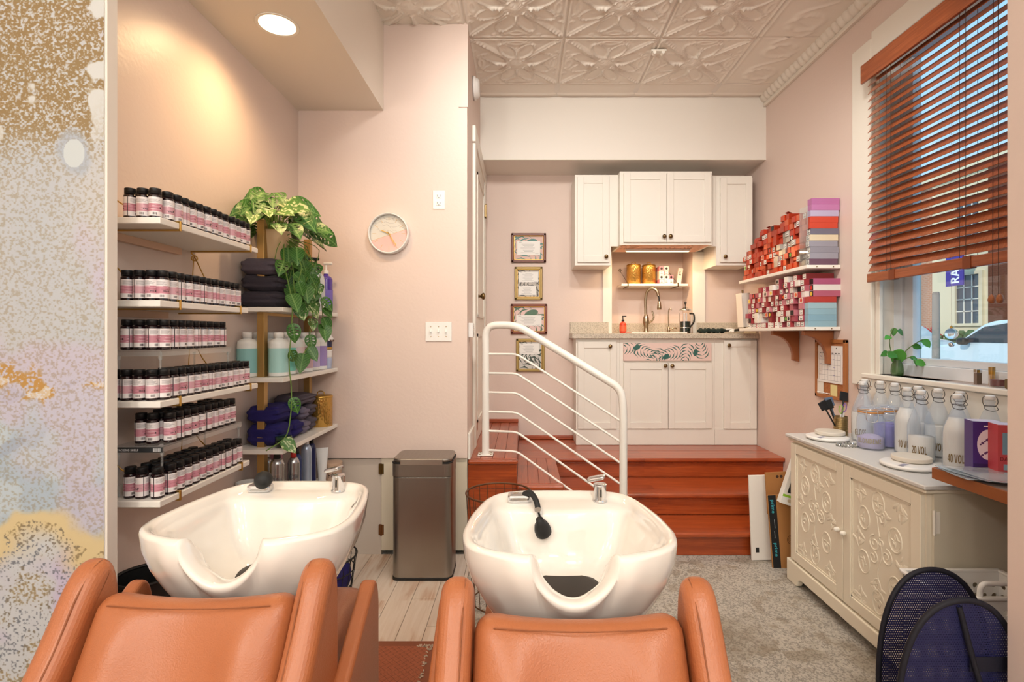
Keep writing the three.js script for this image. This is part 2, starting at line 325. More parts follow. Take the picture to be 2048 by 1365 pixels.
{ // raised floor, landing and three steps
  const u = structGroup('floor');
  mesh('sub_floor', bx(-.335, 1.93, .0, UP - .022, 3.86, 4.5), M.cherry, u);
  for (let i = 0, d = 3.80; d < 4.5; i++, d += .082) mesh('floorboard', bx(-.035, 1.928, UP - .024, UP - (i % 3) * .0006, d + .0008, Math.min(4.5, d + .0812), .002), M.cherry, u);
  mesh('skirting', bx(-.03, .44, UP, UP + .035, 4.478, 4.5, .006), M.cherry, u);
  const s = thing('wooden_staircase', 'three glossy red-brown wooden steps up to the sink', 'stairs');
  const tread = (x0, x1, y, d0, d1) => mesh('tread', bx(x0, x1, y - .03, y, d0 - .022, d1, .012), M.cherry, s);
  tread(.24, 1.928, UP, 3.82, 3.90);
  mesh('riser', bx(.24, 1.928, STEP * 2, UP - .03, 3.83, 3.86), M.cherry, s); tread(.24, 1.928, STEP * 2, 3.44, 3.83);
  mesh('riser', bx(.24, 1.928, STEP, STEP * 2 - .03, 3.45, 3.48), M.cherry, s); tread(.24, 1.928, STEP, 3.14, 3.45);
  mesh('riser', bx(.24, 1.928, .002, STEP - .03, 3.15, 3.18), M.cherry, s);
  for (const y of [.22, .365]) mesh('cove_strip', rod([.245, y + .030, -3.452 - (y > .3 ? .38 : 0)], [1.925, y + .030, -3.452 - (y > .3 ? .38 : 0)], .008), M.cherry, s);
  settle(s);
  const l = thing('wooden_landing', 'narrow wooden landing beside the steps with boards running lengthwise', 'landing');
  for (let i = 0; i < 4; i++) mesh('floorboard', bx(-.034 + i * .0685, .0335 + i * .0685, UP - .025, UP - (i % 2) * .0006, 3.165, 3.80, .002), M.cherryAlong, l);
  mesh('nosing', bx(-.034, .252, UP - .03, UP, 3.108, 3.164, .012), M.cherry, l);
  mesh('side_panel', bx(.225, .239, .002, UP - .026, 3.14, 3.80), M.cherry, l);
  for (const [a, b] of [[.002, .2], [.202, .405]]) mesh('front_board', bx(-.034, .238, a, b, 3.125, 3.14, .002), M.cherry, l);
  settle(l);
  const k = thing('door_step', 'high wooden step in front of the side door carrying the rail post', 'step');
  for (let i = 0; i < 4; i++) mesh('floorboard', bx(-.334 + i * .0745, -.261 + i * .0745, .555, .58 - (i % 2) * .0006, 3.205, 4.478, .002), M.cherryAlong, k);
  mesh('nosing', bx(-.334, -.028, .55, .58, 3.15, 3.204, .012), M.cherry, k);
  mesh('side_panel', bx(-.05, -.036, UP + .001, .554, 3.2, 4.478), M.cherry, k);
  for (const [a, b] of [[.002, .2], [.202, .40], [.402, .549]]) mesh('front_board', bx(-.334, -.036, a, b, 3.17, 3.185, .002), M.cherry, k);
  mesh('skirting', bx(-.334, -.036, .58, .612, 4.478, 4.498, .004), M.cherry, k);
  settle(k);
}
{ // side door in its casing, seen edge-on
  const d = structGroup('door_1'), X = -.335;
  mesh('casing', [bx(X, X + .022, .58, 2.73, 3.46, 3.57, .006), bx(X, X + .022, .58, 2.73, 4.36, 4.46, .006), bx(X, X + .024, 2.63, 2.74, 3.44, 4.48, .006)], M.trim, d);
  mesh('leaf', bx(X, X + .012, .585, 2.63, 3.575, 4.355), M.trim, d);
  for (const [a, b] of [[.72, 1.35], [1.47, 2.5]]) mesh('panel_moulding', [bx(X + .01, X + .02, a, b, 3.67, 3.69), bx(X + .01, X + .02, a, b, 4.24, 4.26), bx(X + .01, X + .02, a, a + .02, 3.67, 4.26), bx(X + .01, X + .02, b - .02, b, 3.67, 4.26)], M.trim, d);
  const kn = mesh('knob', lathe([[0, 0], [.026, 0], [.026, .004], [.010, .007], [.009, .022], [.02, .03], [.026, .042], [.02, .052], [0, .055]]).rotateZ(-Math.PI / 2).translate(X + .012, 1.62, -3.72), M.bronze, d); kn.userData.label = 'aged brass door knob';
  mesh('hinge', [bx(X + .012, X + .03, 2.33, 2.43, 4.33, 4.37), rod([X + .03, 2.32, -4.35], [X + .03, 2.44, -4.35], .007)], M.bronze, d);
  mesh('baseboard', bx(X, X + .016, .58, .74, 3.16, 3.455, .004), M.trim, d);
  mesh('kick_block', bx(X, X + .014, .66, .74, 3.62, 3.72), M.oak, d);
}
{ // recessed downlight
  const t = thing('recessed_light', 'round recessed downlight glowing in the lowered soffit', 'light');
  mesh('trim_ring', lathe([[.074, .0], [.088, -.002], [.09, .0], [.086, .003], [.074, .003]], 40), M.trim, t);
  const lens = mesh('lens', new THREE.CircleGeometry(.075, 40).rotateX(Math.PI / 2).translate(0, -.001, 0), std(0xffffff, .4, { emissive: 0xffe9c4, emissiveIntensity: 3.2 }), t);
  lens.userData.label = 'bright warm white lens';
  t.position.set(-1.07, 2.698, -2.26);
  const s = new THREE.SpotLight(0xffd29a, LAMP.down, 0, 1.38, 1, 2); s.position.set(-1.07, 2.69, -2.26); s.target.position.set(-1.07, 0, -2.26); s.castShadow = true; s.shadow.radius = 3.7; scene.add(s, s.target);
}
{ // added fill globes, unseen above and behind the camera, to brighten the room
  for (const [x, d, where] of [[.7, -.45, 'beside the shop window'], [-1.2, -.8, 'facing the mural wall'], [-.3, -1.8, 'in the middle of the front room'], [1.1, -2.3, 'by the far end of the shop window'], [-1.5, -2.7, 'in the far corner of the front room']]) {
    const t = thing('fill_globe', 'added opal glass globe fill lamp ' + where, 'lamp', 'added fill globes of the front room');
    mesh('globe', new THREE.SphereGeometry(.12, 32, 20).translate(0, -.68, 0), std(0xffffff, .4, { emissive: 0xfffaf2, emissiveIntensity: 2.2 }), t);
    mesh('stem', rod([0, -.56, 0], [0, 0, 0], .008), M.brass, t); mesh('ceiling_rose', cyl(.06, .025, 20).translate(0, -.025, 0), M.brass, t);
    t.position.set(x, CEIL, -d);
    const a = new THREE.PointLight(0xfffaf2, LAMP.room, 0, 2); a.position.set(x, CEIL - .68, -d); a.castShadow = true; a.shadow.radius = 6; scene.add(a);
  }
}
{ // added track, unseen above the top edge, its three heads brightening the kitchenette
  const t = thing('fill_track', 'added white ceiling track with three fill lamp heads turned to the sink', 'light');
  mesh('rail', bx(-.5, 1.5, CEIL - .05, CEIL - .03, 2.0, 2.03), M.trim, t); mesh('feed', [bx(-.45, -.4, CEIL - .03, CEIL - .002, 1.99, 2.04), bx(1.4, 1.45, CEIL - .03, CEIL - .002, 1.99, 2.04)], M.trim, t);
  for (const [x, tx, ty, td] of [[-.2, .35, 1.2, 4.4], [.5, 1.1, 1.1, 4.3], [1.2, 1.6, .6, 3.4]]) {
    const p = V(x, CEIL - .12, -2.02), q = V(tx, ty, -td), dir = q.clone().sub(p).normalize(), qt = new THREE.Quaternion().setFromUnitVectors(V(0, -1, 0), dir);
    const h = mesh('fill_head', lathe([[.02, .07], [.045, .06], [.05, -.03], [.046, -.03], [.04, .05], [.0, .055]], 24).applyQuaternion(qt).translate(p.x, p.y, p.z), M.trim, t);
    mesh('fill_lens', new THREE.CircleGeometry(.044, 24).rotateX(Math.PI / 2).translate(0, -.026, 0).applyQuaternion(qt).translate(p.x, p.y, p.z), std(0xffffff, .4, { emissive: 0xfffaf2, emissiveIntensity: 2.5 }), h);
    const s = new THREE.SpotLight(0xfffaf2, LAMP.track, 0, 1.05, 1, 2); s.position.copy(p).addScaledVector(dir, .045); s.target.position.copy(q); s.castShadow = true; s.shadow.radius = 5; scene.add(s, s.target);
  }
  settle(t);
}
// ---------------------------------------------------------------- window, blind, street
{
  const w = structGroup('window_1'), vin = std(0xdde3ea, .4);
  mesh('casing', [bx(1.905, 1.93, 1.06, 2.97, 2.83, 2.995, .006), bx(1.905, 1.93, 2.86, 3.0, 1.4, 2.83, .006)], M.trim, w);
  mesh('jamb', [bx(1.93, 2.02, 1.13, 2.86, 2.815, 2.83), bx(1.93, 2.02, 2.845, 2.86, 1.5, 2.815), bx(1.925, 1.945, 1.13, 2.86, 2.79, 2.815, .004)], M.trim, w);
  mesh('frame', [bx(2.02, 2.10, 1.13, 2.86, 2.76, 2.83, .004), bx(2.02, 2.10, 1.13, 1.19, 1.5, 2.76, .004), bx(2.02, 2.10, 2.80, 2.86, 1.5, 2.76, .004), bx(2.02, 2.10, 1.13, 2.86, 1.5, 1.56, .004)], vin, w);
  mesh('sash', [bx(2.035, 2.075, 1.19, 2.80, 2.70, 2.76, .004), bx(2.035, 2.075, 1.19, 1.225, 1.56, 2.70, .004), bx(2.035, 2.075, 1.19, 2.8, 1.56, 1.60, .004)], vin, w);
  mesh('pane', bx(2.053, 2.057, 1.22, 2.80, 1.60, 2.70), M.glass, w);
  mesh('apron', bx(1.912, 1.93, .86, 1.104, 1.45, 2.9, .004), M.trim, w);
  mesh('sill', bx(1.895, 2.02, 1.105, 1.13, 1.44, 2.9, .006), M.trim, w);
  mesh('outer_reveal', [bx(2.101, 2.135, 1.1, 2.9, 2.77, 3.0)], std(0xd9d6d0, .8, { bumpMap: peel, bumpScale: .004 }), w);
  // big shop window added to the front room, unseen, to let daylight in
  const s = structGroup('window_2');
  mesh('frame', [bx(2.0, 2.08, 1.13, 1.19, -2.9, -.1), bx(2.0, 2.08, 2.8, 2.86, -2.9, -.1), bx(2.0, 2.08, 1.19, 2.8, -2.9, -2.84), bx(2.0, 2.08, 1.19, 2.8, -.16, -.1), bx(2.0, 2.08, 1.19, 2.8, -1.53, -1.47)], vin, s);
  mesh('pane', bx(2.04, 2.045, 1.19, 2.8, -2.84, -.16), M.glass, s);
}
{ // wooden blind, let down to two thirds
  const b = thing('window_blind', 'red-brown wooden slat blind half lowered over the window', 'blind');
  const D0 = 1.56, D1 = 2.79, L = D1 - D0, X = 1.875;
  mesh('valance', bx(1.83, 1.845, 2.70, 2.80, D0 - .02, D1 + .015, .004), M.blind, b);
  mesh('head_rail', bx(1.85, 1.9, 2.74, 2.79, D0, D1), M.blind, b);
  const sl = uvm(new RoundedBoxGeometry(.05, .0028, L, 1, .0012)), ang = .95;
  for (let i = 0; i < 25; i++) {
    const m = mesh('slat', sl, M.blind, b); m.position.set(X, 2.70 - i * .0415, -(D0 + D1) / 2); m.rotation.z = ang + (i > 20 ? .12 : 0);
  }
  mesh('bottom_rail', bx(1.855, 1.875, 1.625, 1.672, D0, D1, .004), M.blind, b);
  for (const d of [2.60, 2.16, 1.78]) {
    mesh('ladder_cord', [rod([1.85, 1.67, -d], [1.85, 2.72, -d], .0012, 5), rod([1.9, 1.67, -d], [1.9, 2.72, -d], .0012, 5), rod([1.85, 1.67, -d - .03], [1.85, 2.72, -d - .03], .001, 5)], std(0x4a2c1c, .8), b);
    mesh('cord_wrap', bx(1.852, 1.878, 1.622, 1.675, d - .02, d + .02), std(0x7a3a1a, .6), b);
  }
  const cp = mesh('pull_cord', [rod([1.835, 1.5, -2.02], [1.838, 2.72, -2.02], .0012, 5), rod([1.835, 1.5, -1.995], [1.838, 2.72, -2.0], .0012, 5)], std(0x4a2c1c, .8), b);
  for (const d of [2.025, 1.99]) mesh('tassel', lathe([[0, 0], [.008, .001], [.013, .014], [.009, .03], [.003, .036], [0, .036]], 14).translate(1.836, 1.468, -d), M.oak, b);
  settle(b);
}
{ // street
  const g = struct('ground_street', [bx(2.19, 40, -.2, .05, -20, 60)], std(0x8c8c90, .9));
  struct('ground_pavement', bx(13.2, 40, .05, .18, -20, 60), std(0xb5aea6, .9));
  const brick = dataTex(256, 256, (u, v) => { const r = Math.floor(v * 16), x = (u * 8 + (r % 2) * .5) % 1, y = (v * 16) % 1, n = fbm(u * 60, v * 60, 2); return x < .06 || y < .12 ? [196, 176, 158] : [176 + 30 * n, 128 + 24 * n, 106 + 20 * n]; }, { sx: 1.8, sy: 1.3 });
  const cream = std(0xe7dcc0, .8), br = std(0xffffff, .9, { map: brick }), dk = std(0x8a6a58, .9, { map: brick });
  const b = thing('corner_building', 'sunlit brick and cream building across the street', 'building');
  mesh('brick_wall', [bx(17.2, 20, .18, 7.6, 12, 17.2), bx(17.2, 20, .18, 7.6, 21.6, 34)], br, b);
  mesh('dark_brick_wall', bx(17.0, 20, .18, 7.6, 17.2, 18.9), dk, b);
  mesh('stone_wall', bx(17.1, 20, .18, 7.6, 18.9, 21.6), cream, b);
  mesh('column', [cyl(.28, 7, 16).translate(16.75, .18, -16.9)], cream, b);
  mesh('cornice', bx(16.8, 20, 7.6, 8.0, 12, 34), cream, b);
  for (const [d0, d1, y0, y1] of [[19.3, 20.35, 1.75, 3.6], [14.0, 15.0, 1.75, 3.6], [23.0, 24.2, 1.75, 3.6], [19.3, 20.35, 4.9, 6.6], [14.0, 15.0, 4.9, 6.6], [27, 28.2, 1.75, 3.6]]) {
    const w = mesh('window', [bx(17.0, 17.15, y0 - .1, y0, d0 - .15, d1 + .15), bx(17.0, 17.15, y1, y1 + .12, d0 - .15, d1 + .15), bx(17.0, 17.15, y0, y1, d0 - .15, d0), bx(17.0, 17.15, y0, y1, d1, d1 + .15)], cream, b);
    mesh('pane', bx(17.08, 17.1, y0, y1, d0, d1), phys(0x4c5a66, .1), w);
    mesh('muntin', [0, 1].map((i) => bx(17.05, 17.08, y0, y1, d0 + (d1 - d0) * (i + 1) / 3 - .02, d0 + (d1 - d0) * (i + 1) / 3 + .02)).concat([1, 2, 3].map((i) => bx(17.05, 17.08, y0 + (y1 - y0) * i / 4 - .02, y0 + (y1 - y0) * i / 4 + .02, d0, d1))), M.trim, w);
  }
  settle(b);
  const bn = thing('street_banner', 'purple street banner with white letters hung on the facade', 'banner');
  const bt = canvasTex(128, 256, (c, w, h) => { c.fillStyle = '#4a3f9e'; c.fillRect(0, 0, w, h); c.save(); c.translate(w * .76, h * .96); c.rotate(-Math.PI / 2); c.fillStyle = '#fff'; c.font = 'bold 84px sans-serif'; c.fillText('RAV', 0, 0); c.restore(); });
  mesh('cloth', bx(16.2, 16.22, 3.15, 4.5, 19.0, 19.8), std(0x4a3f9e, .8), bn);
  mesh('lettering', plane(.8, 1.35).rotateY(-Math.PI / 2).translate(16.19, 3.825, -19.4), std(0xffffff, .8, { map: bt }), bn);
  mesh('arm', [rod([16.2, 4.5, -18.9], [16.75, 4.5, -18.9], .03)], M.black, bn); settle(bn);
  const ln = thing('wall_lantern', 'black wall lantern on the dark brick pier across the street', 'lantern');
  mesh('cage', [bx(16.6, 16.85, 2.6, 3.05, 17.3, 17.55), bx(16.85, 17.0, 2.95, 3.0, 17.4, 17.45)], std(0x2d2f33, .5), ln); mesh('roof', new THREE.ConeGeometry(.2, .15, 4).translate(16.72, 3.12, -17.42), M.black, ln); settle(ln);
  // planter with red flowers and an iron fence
  const h = thing('flower_planter', 'long planter of red flowers and greenery below the facade', 'planter');
  mesh('stone_wall', bx(14.6, 15.2, .18, .95, 15.5, 24), std(0xcfc6b4, .9), h);
  const lf = [], fl = []; for (let i = 0; i < 260; i++) lf.push(new THREE.IcosahedronGeometry(rr(.08, .18), 0).translate(rr(14.6, 15.1), .95 + rr(0, .4), -rr(15.6, 23.8)));
  for (let i = 0; i < 90; i++) fl.push(new THREE.IcosahedronGeometry(rr(.06, .13), 0).translate(rr(14.5, 15.0), 1.25 + rr(0, .32), -(rnd() < .7 ? rr(18.4, 20.6) : rr(20.6, 23))));
  mesh('greenery', lf, std(0x4d6b40, .9), h).userData.kind = 'stuff'; mesh('flowers', fl, std(0xc7323a, .8), h).userData.kind = 'stuff'; settle(h);
  const fe = thing('iron_fence', 'black iron railing in front of the flower planter', 'fence');
  for (let d = 15.5; d < 21; d += .16) mesh('bar', bx(14.2, 14.225, .18, 1.15, d, d + .025), M.black, fe);
  mesh('rail', [bx(14.19, 14.235, 1.1, 1.14, 15.5, 21), bx(14.19, 14.235, .3, .34, 15.5, 21)], M.black, fe); settle(fe);
  const po = thing('timber_post', 'weathered wooden post standing on the kerb outside', 'post');
  mesh('shaft', uvm(new THREE.CylinderGeometry(.055, .065, 2.0, 8, 4).translate(7.35, 1.05, -9.2)), std(0x9d948c, .9), po); mesh('cap', uvm(new THREE.CylinderGeometry(.045, .058, .05, 8).translate(7.35, 2.07, -9.2)), std(0x8d847c, .9), po); settle(po);
  // trees beyond
  function car(label, X, D, len, paint, facing) {
    const t = thing('parked_car', label, 'car');
    const prof = [[-2.2, .35], [-2.25, .7], [-2.15, .98], [-1.75, 1.05], [-1.15, 1.12], [-.45, 1.5], [.1, 1.58], [.95, 1.55], [1.6, 1.2], [2.1, 1.08], [2.2, .8], [2.18, .35]];
    const sh = new THREE.Shape(); sh.moveTo(-2.2, .35); sh.splineThru(prof.slice(1).map(([a, b]) => new THREE.Vector2(a, b)));
    for (const c of [1.38, -1.38]) { sh.lineTo(c + .38, .32); sh.absarc(c, .32, .38, 0, Math.PI, false); } sh.lineTo(-2.2, .35);
    mesh('body', ext(sh, 1.72, .06, 3).translate(0, 0, -.86), phys(paint, .25, { clearcoat: 1 }), t);
    const gl = phys(0x2e3a44, .08);
    for (const s of [-1, 1]) {
      mesh('side_window', ext([[-1.02, 1.12], [-.42, 1.44], [.1, 1.51], [.1, 1.12]], .02).translate(0, 0, s > 0 ? .855 : -.875), gl, t);
      mesh('side_window', ext([[.16, 1.12], [.16, 1.51], [.9, 1.48], [1.4, 1.18], [1.35, 1.12]], .02).translate(0, 0, s > 0 ? .855 : -.875), gl, t);
      mesh('mirror', soft(.2, .15, .16, .05, 4, 4, 4).translate(-.82, 1.14, s * .98), M.black, t);
      for (const c of [1.38, -1.38]) { const w = mesh('wheel', new THREE.CylinderGeometry(.32, .32, .2, 24).rotateX(Math.PI / 2).translate(c, .32, s * .76), M.rubber, t); mesh('hub_cap', lathe([[0, .02], [.08, .02], [.2, .0], [.21, -.02]], 20).rotateX(s * Math.PI / 2).translate(c, .32, s * .862), M.chrome, w); }
    }
    mesh('windscreen', ext([[-1.16, 1.13], [-.47, 1.49], [-.44, 1.47], [-1.1, 1.11]], 1.5, .004).translate(0, .012, -.75), gl, t);
    mesh('head_lamp', soft(.2, .14, .3, .05, 4, 4, 4).translate(-2.12, .82, .62), M.chrome, t);
    t.position.set(X, .05, -D); t.rotation.y = facing;
  }
  car('white car parked right outside the window', 10.35, 10.2, 4.4, 0xd9e9f2, -Math.PI / 2);
  car('second pale car parked farther along the street', 10.9, 16.2, 4.4, 0xc4d0d8, -Math.PI / 2);
  car('red car standing behind the white cars', 12.7, 21.2, 4.4, 0xa83238, Math.PI / 2);
  const or = thing('glass_ornament', 'clear glass ball ornament hanging on a thread inside the window', 'ornament');
  mesh('ball', new THREE.SphereGeometry(.026, 24, 16), phys(0xffffff, .02, { transmission: 1, thickness: .05, ior: 1.5 }), or);
  mesh('bead', new THREE.SphereGeometry(.012, 16, 12).translate(0, -.05, 0), M.chrome, or); mesh('thread', rod([0, .026, 0], [0, 1.2, 0], .0007, 5), M.trim, or); mesh('topper', lathe([[0, .04], [.008, .03], [.005, .022], [0, .02]], 10), M.brass, or);
  or.position.set(2.01, 1.35, -2.425);
}
// ---------------------------------------------------------------- kitchenette
const knobGeo = lathe([[0, 0], [.008, 0], [.006, .004], [.006, .012], [.014, .016], [.0165, .022], [.012, .029], [0, .031]], 20).rotateX(Math.PI / 2);
function shakerDoor(parent, x0, x1, y0, y1, d, kx, ky, mat = M.cab) {
  const s = .052, g = [bx(x0, x0 + s, y0, y1, d - .02, d, .002), bx(x1 - s, x1, y0, y1, d - .02, d, .002), bx(x0 + s, x1 - s, y0, y0 + s, d - .02, d, .001), bx(x0 + s, x1 - s, y1 - s, y1, d - .02, d, .001), bx(x0 + s, x1 - s, y0 + s, y1 - s, d - .011, d)];
  const m = mesh('door', g, mat, parent);
  if (kx !== undefined) mesh('knob', knobGeo.clone().translate(kx, ky, -(d - .02)), M.bronze, m).userData.label = 'round aged-nickel knob';
  return m;
}
{
  let c = thing('wall_cabinet', 'tall narrow white wall cabinet with one door beside the framed certificates', 'cabinet');
  mesh('body', [bx(.426, .718, 1.905, 2.64, 4.2, 4.498), bx(.718, .776, 2.06, 2.64, 4.2, 4.225)], M.cab, c);
  shakerDoor(c, .444, .70, 1.93, 2.62, 4.2, .674, 1.972); settle(c);
  c = thing('wall_cabinet', 'wide white double-door wall cabinet above the sink', 'cabinet');
  mesh('body', bx(.777, 1.513, 2.06, 2.645, 4.13, 4.498), M.cab, c);
  shakerDoor(c, .805, 1.145, 2.078, 2.63, 4.13, 1.122, 2.122); shakerDoor(c, 1.149, 1.498, 2.078, 2.63, 4.13, 1.172, 2.122);
  const pt = palmTex(512, 128, '#e9b9a4', '#b98d76');
  mesh('papered_underside', plane(.70, .34).rotateX(Math.PI / 2).translate(1.145, 2.0595, -4.32), std(0xffffff, .7, { map: pt }), c); settle(c);
  c = thing('wall_cabinet', 'tall narrow white wall cabinet beside the shelves of colour boxes', 'cabinet');
  mesh('body', bx(1.57, 1.862, 1.905, 2.632, 4.2, 4.498), M.cab, c); mesh('filler', bx(1.514, 1.569, 2.06, 2.632, 4.2, 4.225), M.cab, c);
  shakerDoor(c, 1.60, 1.858, 1.93, 2.612, 4.2, 1.632, 1.972); settle(c);
  // light strip over the sink
  const s = thing('light_strip', 'glowing slim light strip under the cabinet above the sink', 'light');
  mesh('housing', bx(.86, 1.40, 2.04, 2.058, 4.31, 4.35, .003), M.trim, s); mesh('diffuser', bx(.87, 1.39, 2.036, 2.0405, 4.315, 4.345), std(0xffffff, .5, { emissive: 0xffdcae, emissiveIntensity: 2.5 }), s); settle(s);
  const a = new THREE.RectAreaLight(0xffd8a4, LAMP.niche, .52, .03); a.position.set(1.13, 2.033, -4.33); a.lookAt(1.13, 0, -4.33); scene.add(a);
}
function palmTex(w, h, bg, ink, dense = 1) {
  let s = 11; const R = () => (s = (s * 16807) % 2147483647) / 2147483647;
  return canvasTex(w, h, (c) => {
    c.fillStyle = bg; c.fillRect(0, 0, w, h); c.strokeStyle = ink; c.fillStyle = ink; c.lineCap = 'round';
    for (let k = 0; k < 6 * dense; k++) {
      const x = (k + .3) * w / (6 * dense), y = h * (.25 + .6 * R()), a = R() * 6.28, L = h * 1.3;
      for (let i = 0; i < 7; i++) for (const sd of [-1, 1]) {
        const t = i / 7, px = x + Math.cos(a) * L * (t - .4), py = y + Math.sin(a) * L * (t - .4), b = a + sd * (1.15 - .3 * t), l = L * .46 * (1 - .5 * t);
        const ex = px + Math.cos(b - .3 * sd) * l, ey = py + Math.sin(b - .3 * sd) * l, mx = px + Math.cos(b) * l * .5, my = py + Math.sin(b) * l * .5, q = h * .034;
        c.beginPath(); c.moveTo(px, py); c.lineTo(mx + Math.cos(b + 1.57) * q, my + Math.sin(b + 1.57) * q); c.lineTo(ex, ey); c.lineTo(mx - Math.cos(b + 1.57) * q, my - Math.sin(b + 1.57) * q); c.closePath(); c.fill();
      }
      if (k % 2 === 0) { c.beginPath(); c.ellipse(x + h * .5, y, h * .2, h * .13, a, 0, 7); c.fill(); }
    }
  });
}
{
  const Y0 = UP;
  const base = (name, x0, x1, label) => { const c = thing(name, label, 'cabinet'); mesh('body', [bx(x0, x1, Y0 + .13, 1.31, 4.26, 4.498)], M.cab, c); mesh('plinth', bx(x0, x1, Y0, Y0 + .129, 4.252, 4.49, .003), M.cab, c); return c; };
  let c = base('base_cabinet', .44, .80, 'white base cabinet with one door behind the stair rail');
  shakerDoor(c, .455, .77, .57, 1.285, 4.26, .716, 1.247); settle(c);
  c = base('base_cabinet', .801, 1.58, 'white sink base cabinet with a palm-print panel over two doors');
  shakerDoor(c, .830, 1.192, .572, 1.112, 4.26, 1.166, 1.088); shakerDoor(c, 1.196, 1.555, .572, 1.112, 4.26, 1.222, 1.088);
  const f = mesh('false_drawer_front', bx(.828, 1.549, 1.128, 1.274, 4.24, 4.26, .002), std(0xe8c0b4, .5), c);
  mesh('palm_print', plane(.72, .145).translate(1.1885, 1.201, -4.2395), std(0xffffff, .5, { map: palmTex(1024, 206, '#e4c8be', '#2c5f57') }), f); settle(c);
  c = base('base_cabinet', 1.581, 1.926, 'white base cabinet with one door in the corner by the right wall');
  shakerDoor(c, 1.652, 1.92, .57, 1.296, 4.26, 1.686, 1.255); settle(c);
  const q = dataTex(256, 256, (u, v) => { const n = fbm(u * 90, v * 90, 2); return mixc([206, 194, 176], [176, 164, 146], sstep(.45, .7, n)); }, { sx: .4, sy: .4 });
  const st = std(0xffffff, .35, { map: q });
  const t = thing('countertop', 'speckled beige countertop with short splashbacks around the sink', 'countertop');
  mesh('slab', [bx(.405, 1.926, 1.311, 1.352, 4.215, 4.4995, .004), bx(.776, 1.476, 1.311, 1.352, 4.4995, 4.778)], st, t);
  mesh('splashback', bx(.412, .745, 1.352, 1.452, 4.478, 4.4985, .003), st, t); mesh('splashback', bx(1.508, 1.926, 1.352, 1.447, 4.478, 4.4985, .003), st, t);
  mesh('splashback', bx(.79, 1.46, 1.352, 1.447, 4.758, 4.778, .003), st, t); mesh('splashback', bx(1.906, 1.927, 1.352, 1.44, 4.23, 4.477, .003), st, t); settle(t);
  const sk = thing('sink', 'cream sink rim set into the counter below the tap', 'sink');
  mesh('rim', [bx(.9, 1.36, 1.3525, 1.362, 4.27, 4.29, .003), bx(.9, 1.36, 1.3525, 1.362, 4.60, 4.62, .003), bx(.9, .92, 1.3525, 1.362, 4.29, 4.60, .003), bx(1.34, 1.36, 1.3525, 1.362, 4.29, 4.60, .003)], M.porcelain, sk); mesh('basin', bx(.92, 1.34, 1.3523, 1.3535, 4.29, 4.60), std(0xb9aa90, .3), sk); settle(sk);
  struct('trim_2', [bx(.698, .775, 1.352, 2.06, 4.488, 4.4995, .002)], M.trim); struct('trim_3', [bx(1.477, 1.585, 1.352, 2.06, 4.488, 4.4995, .002)], M.trim);
}
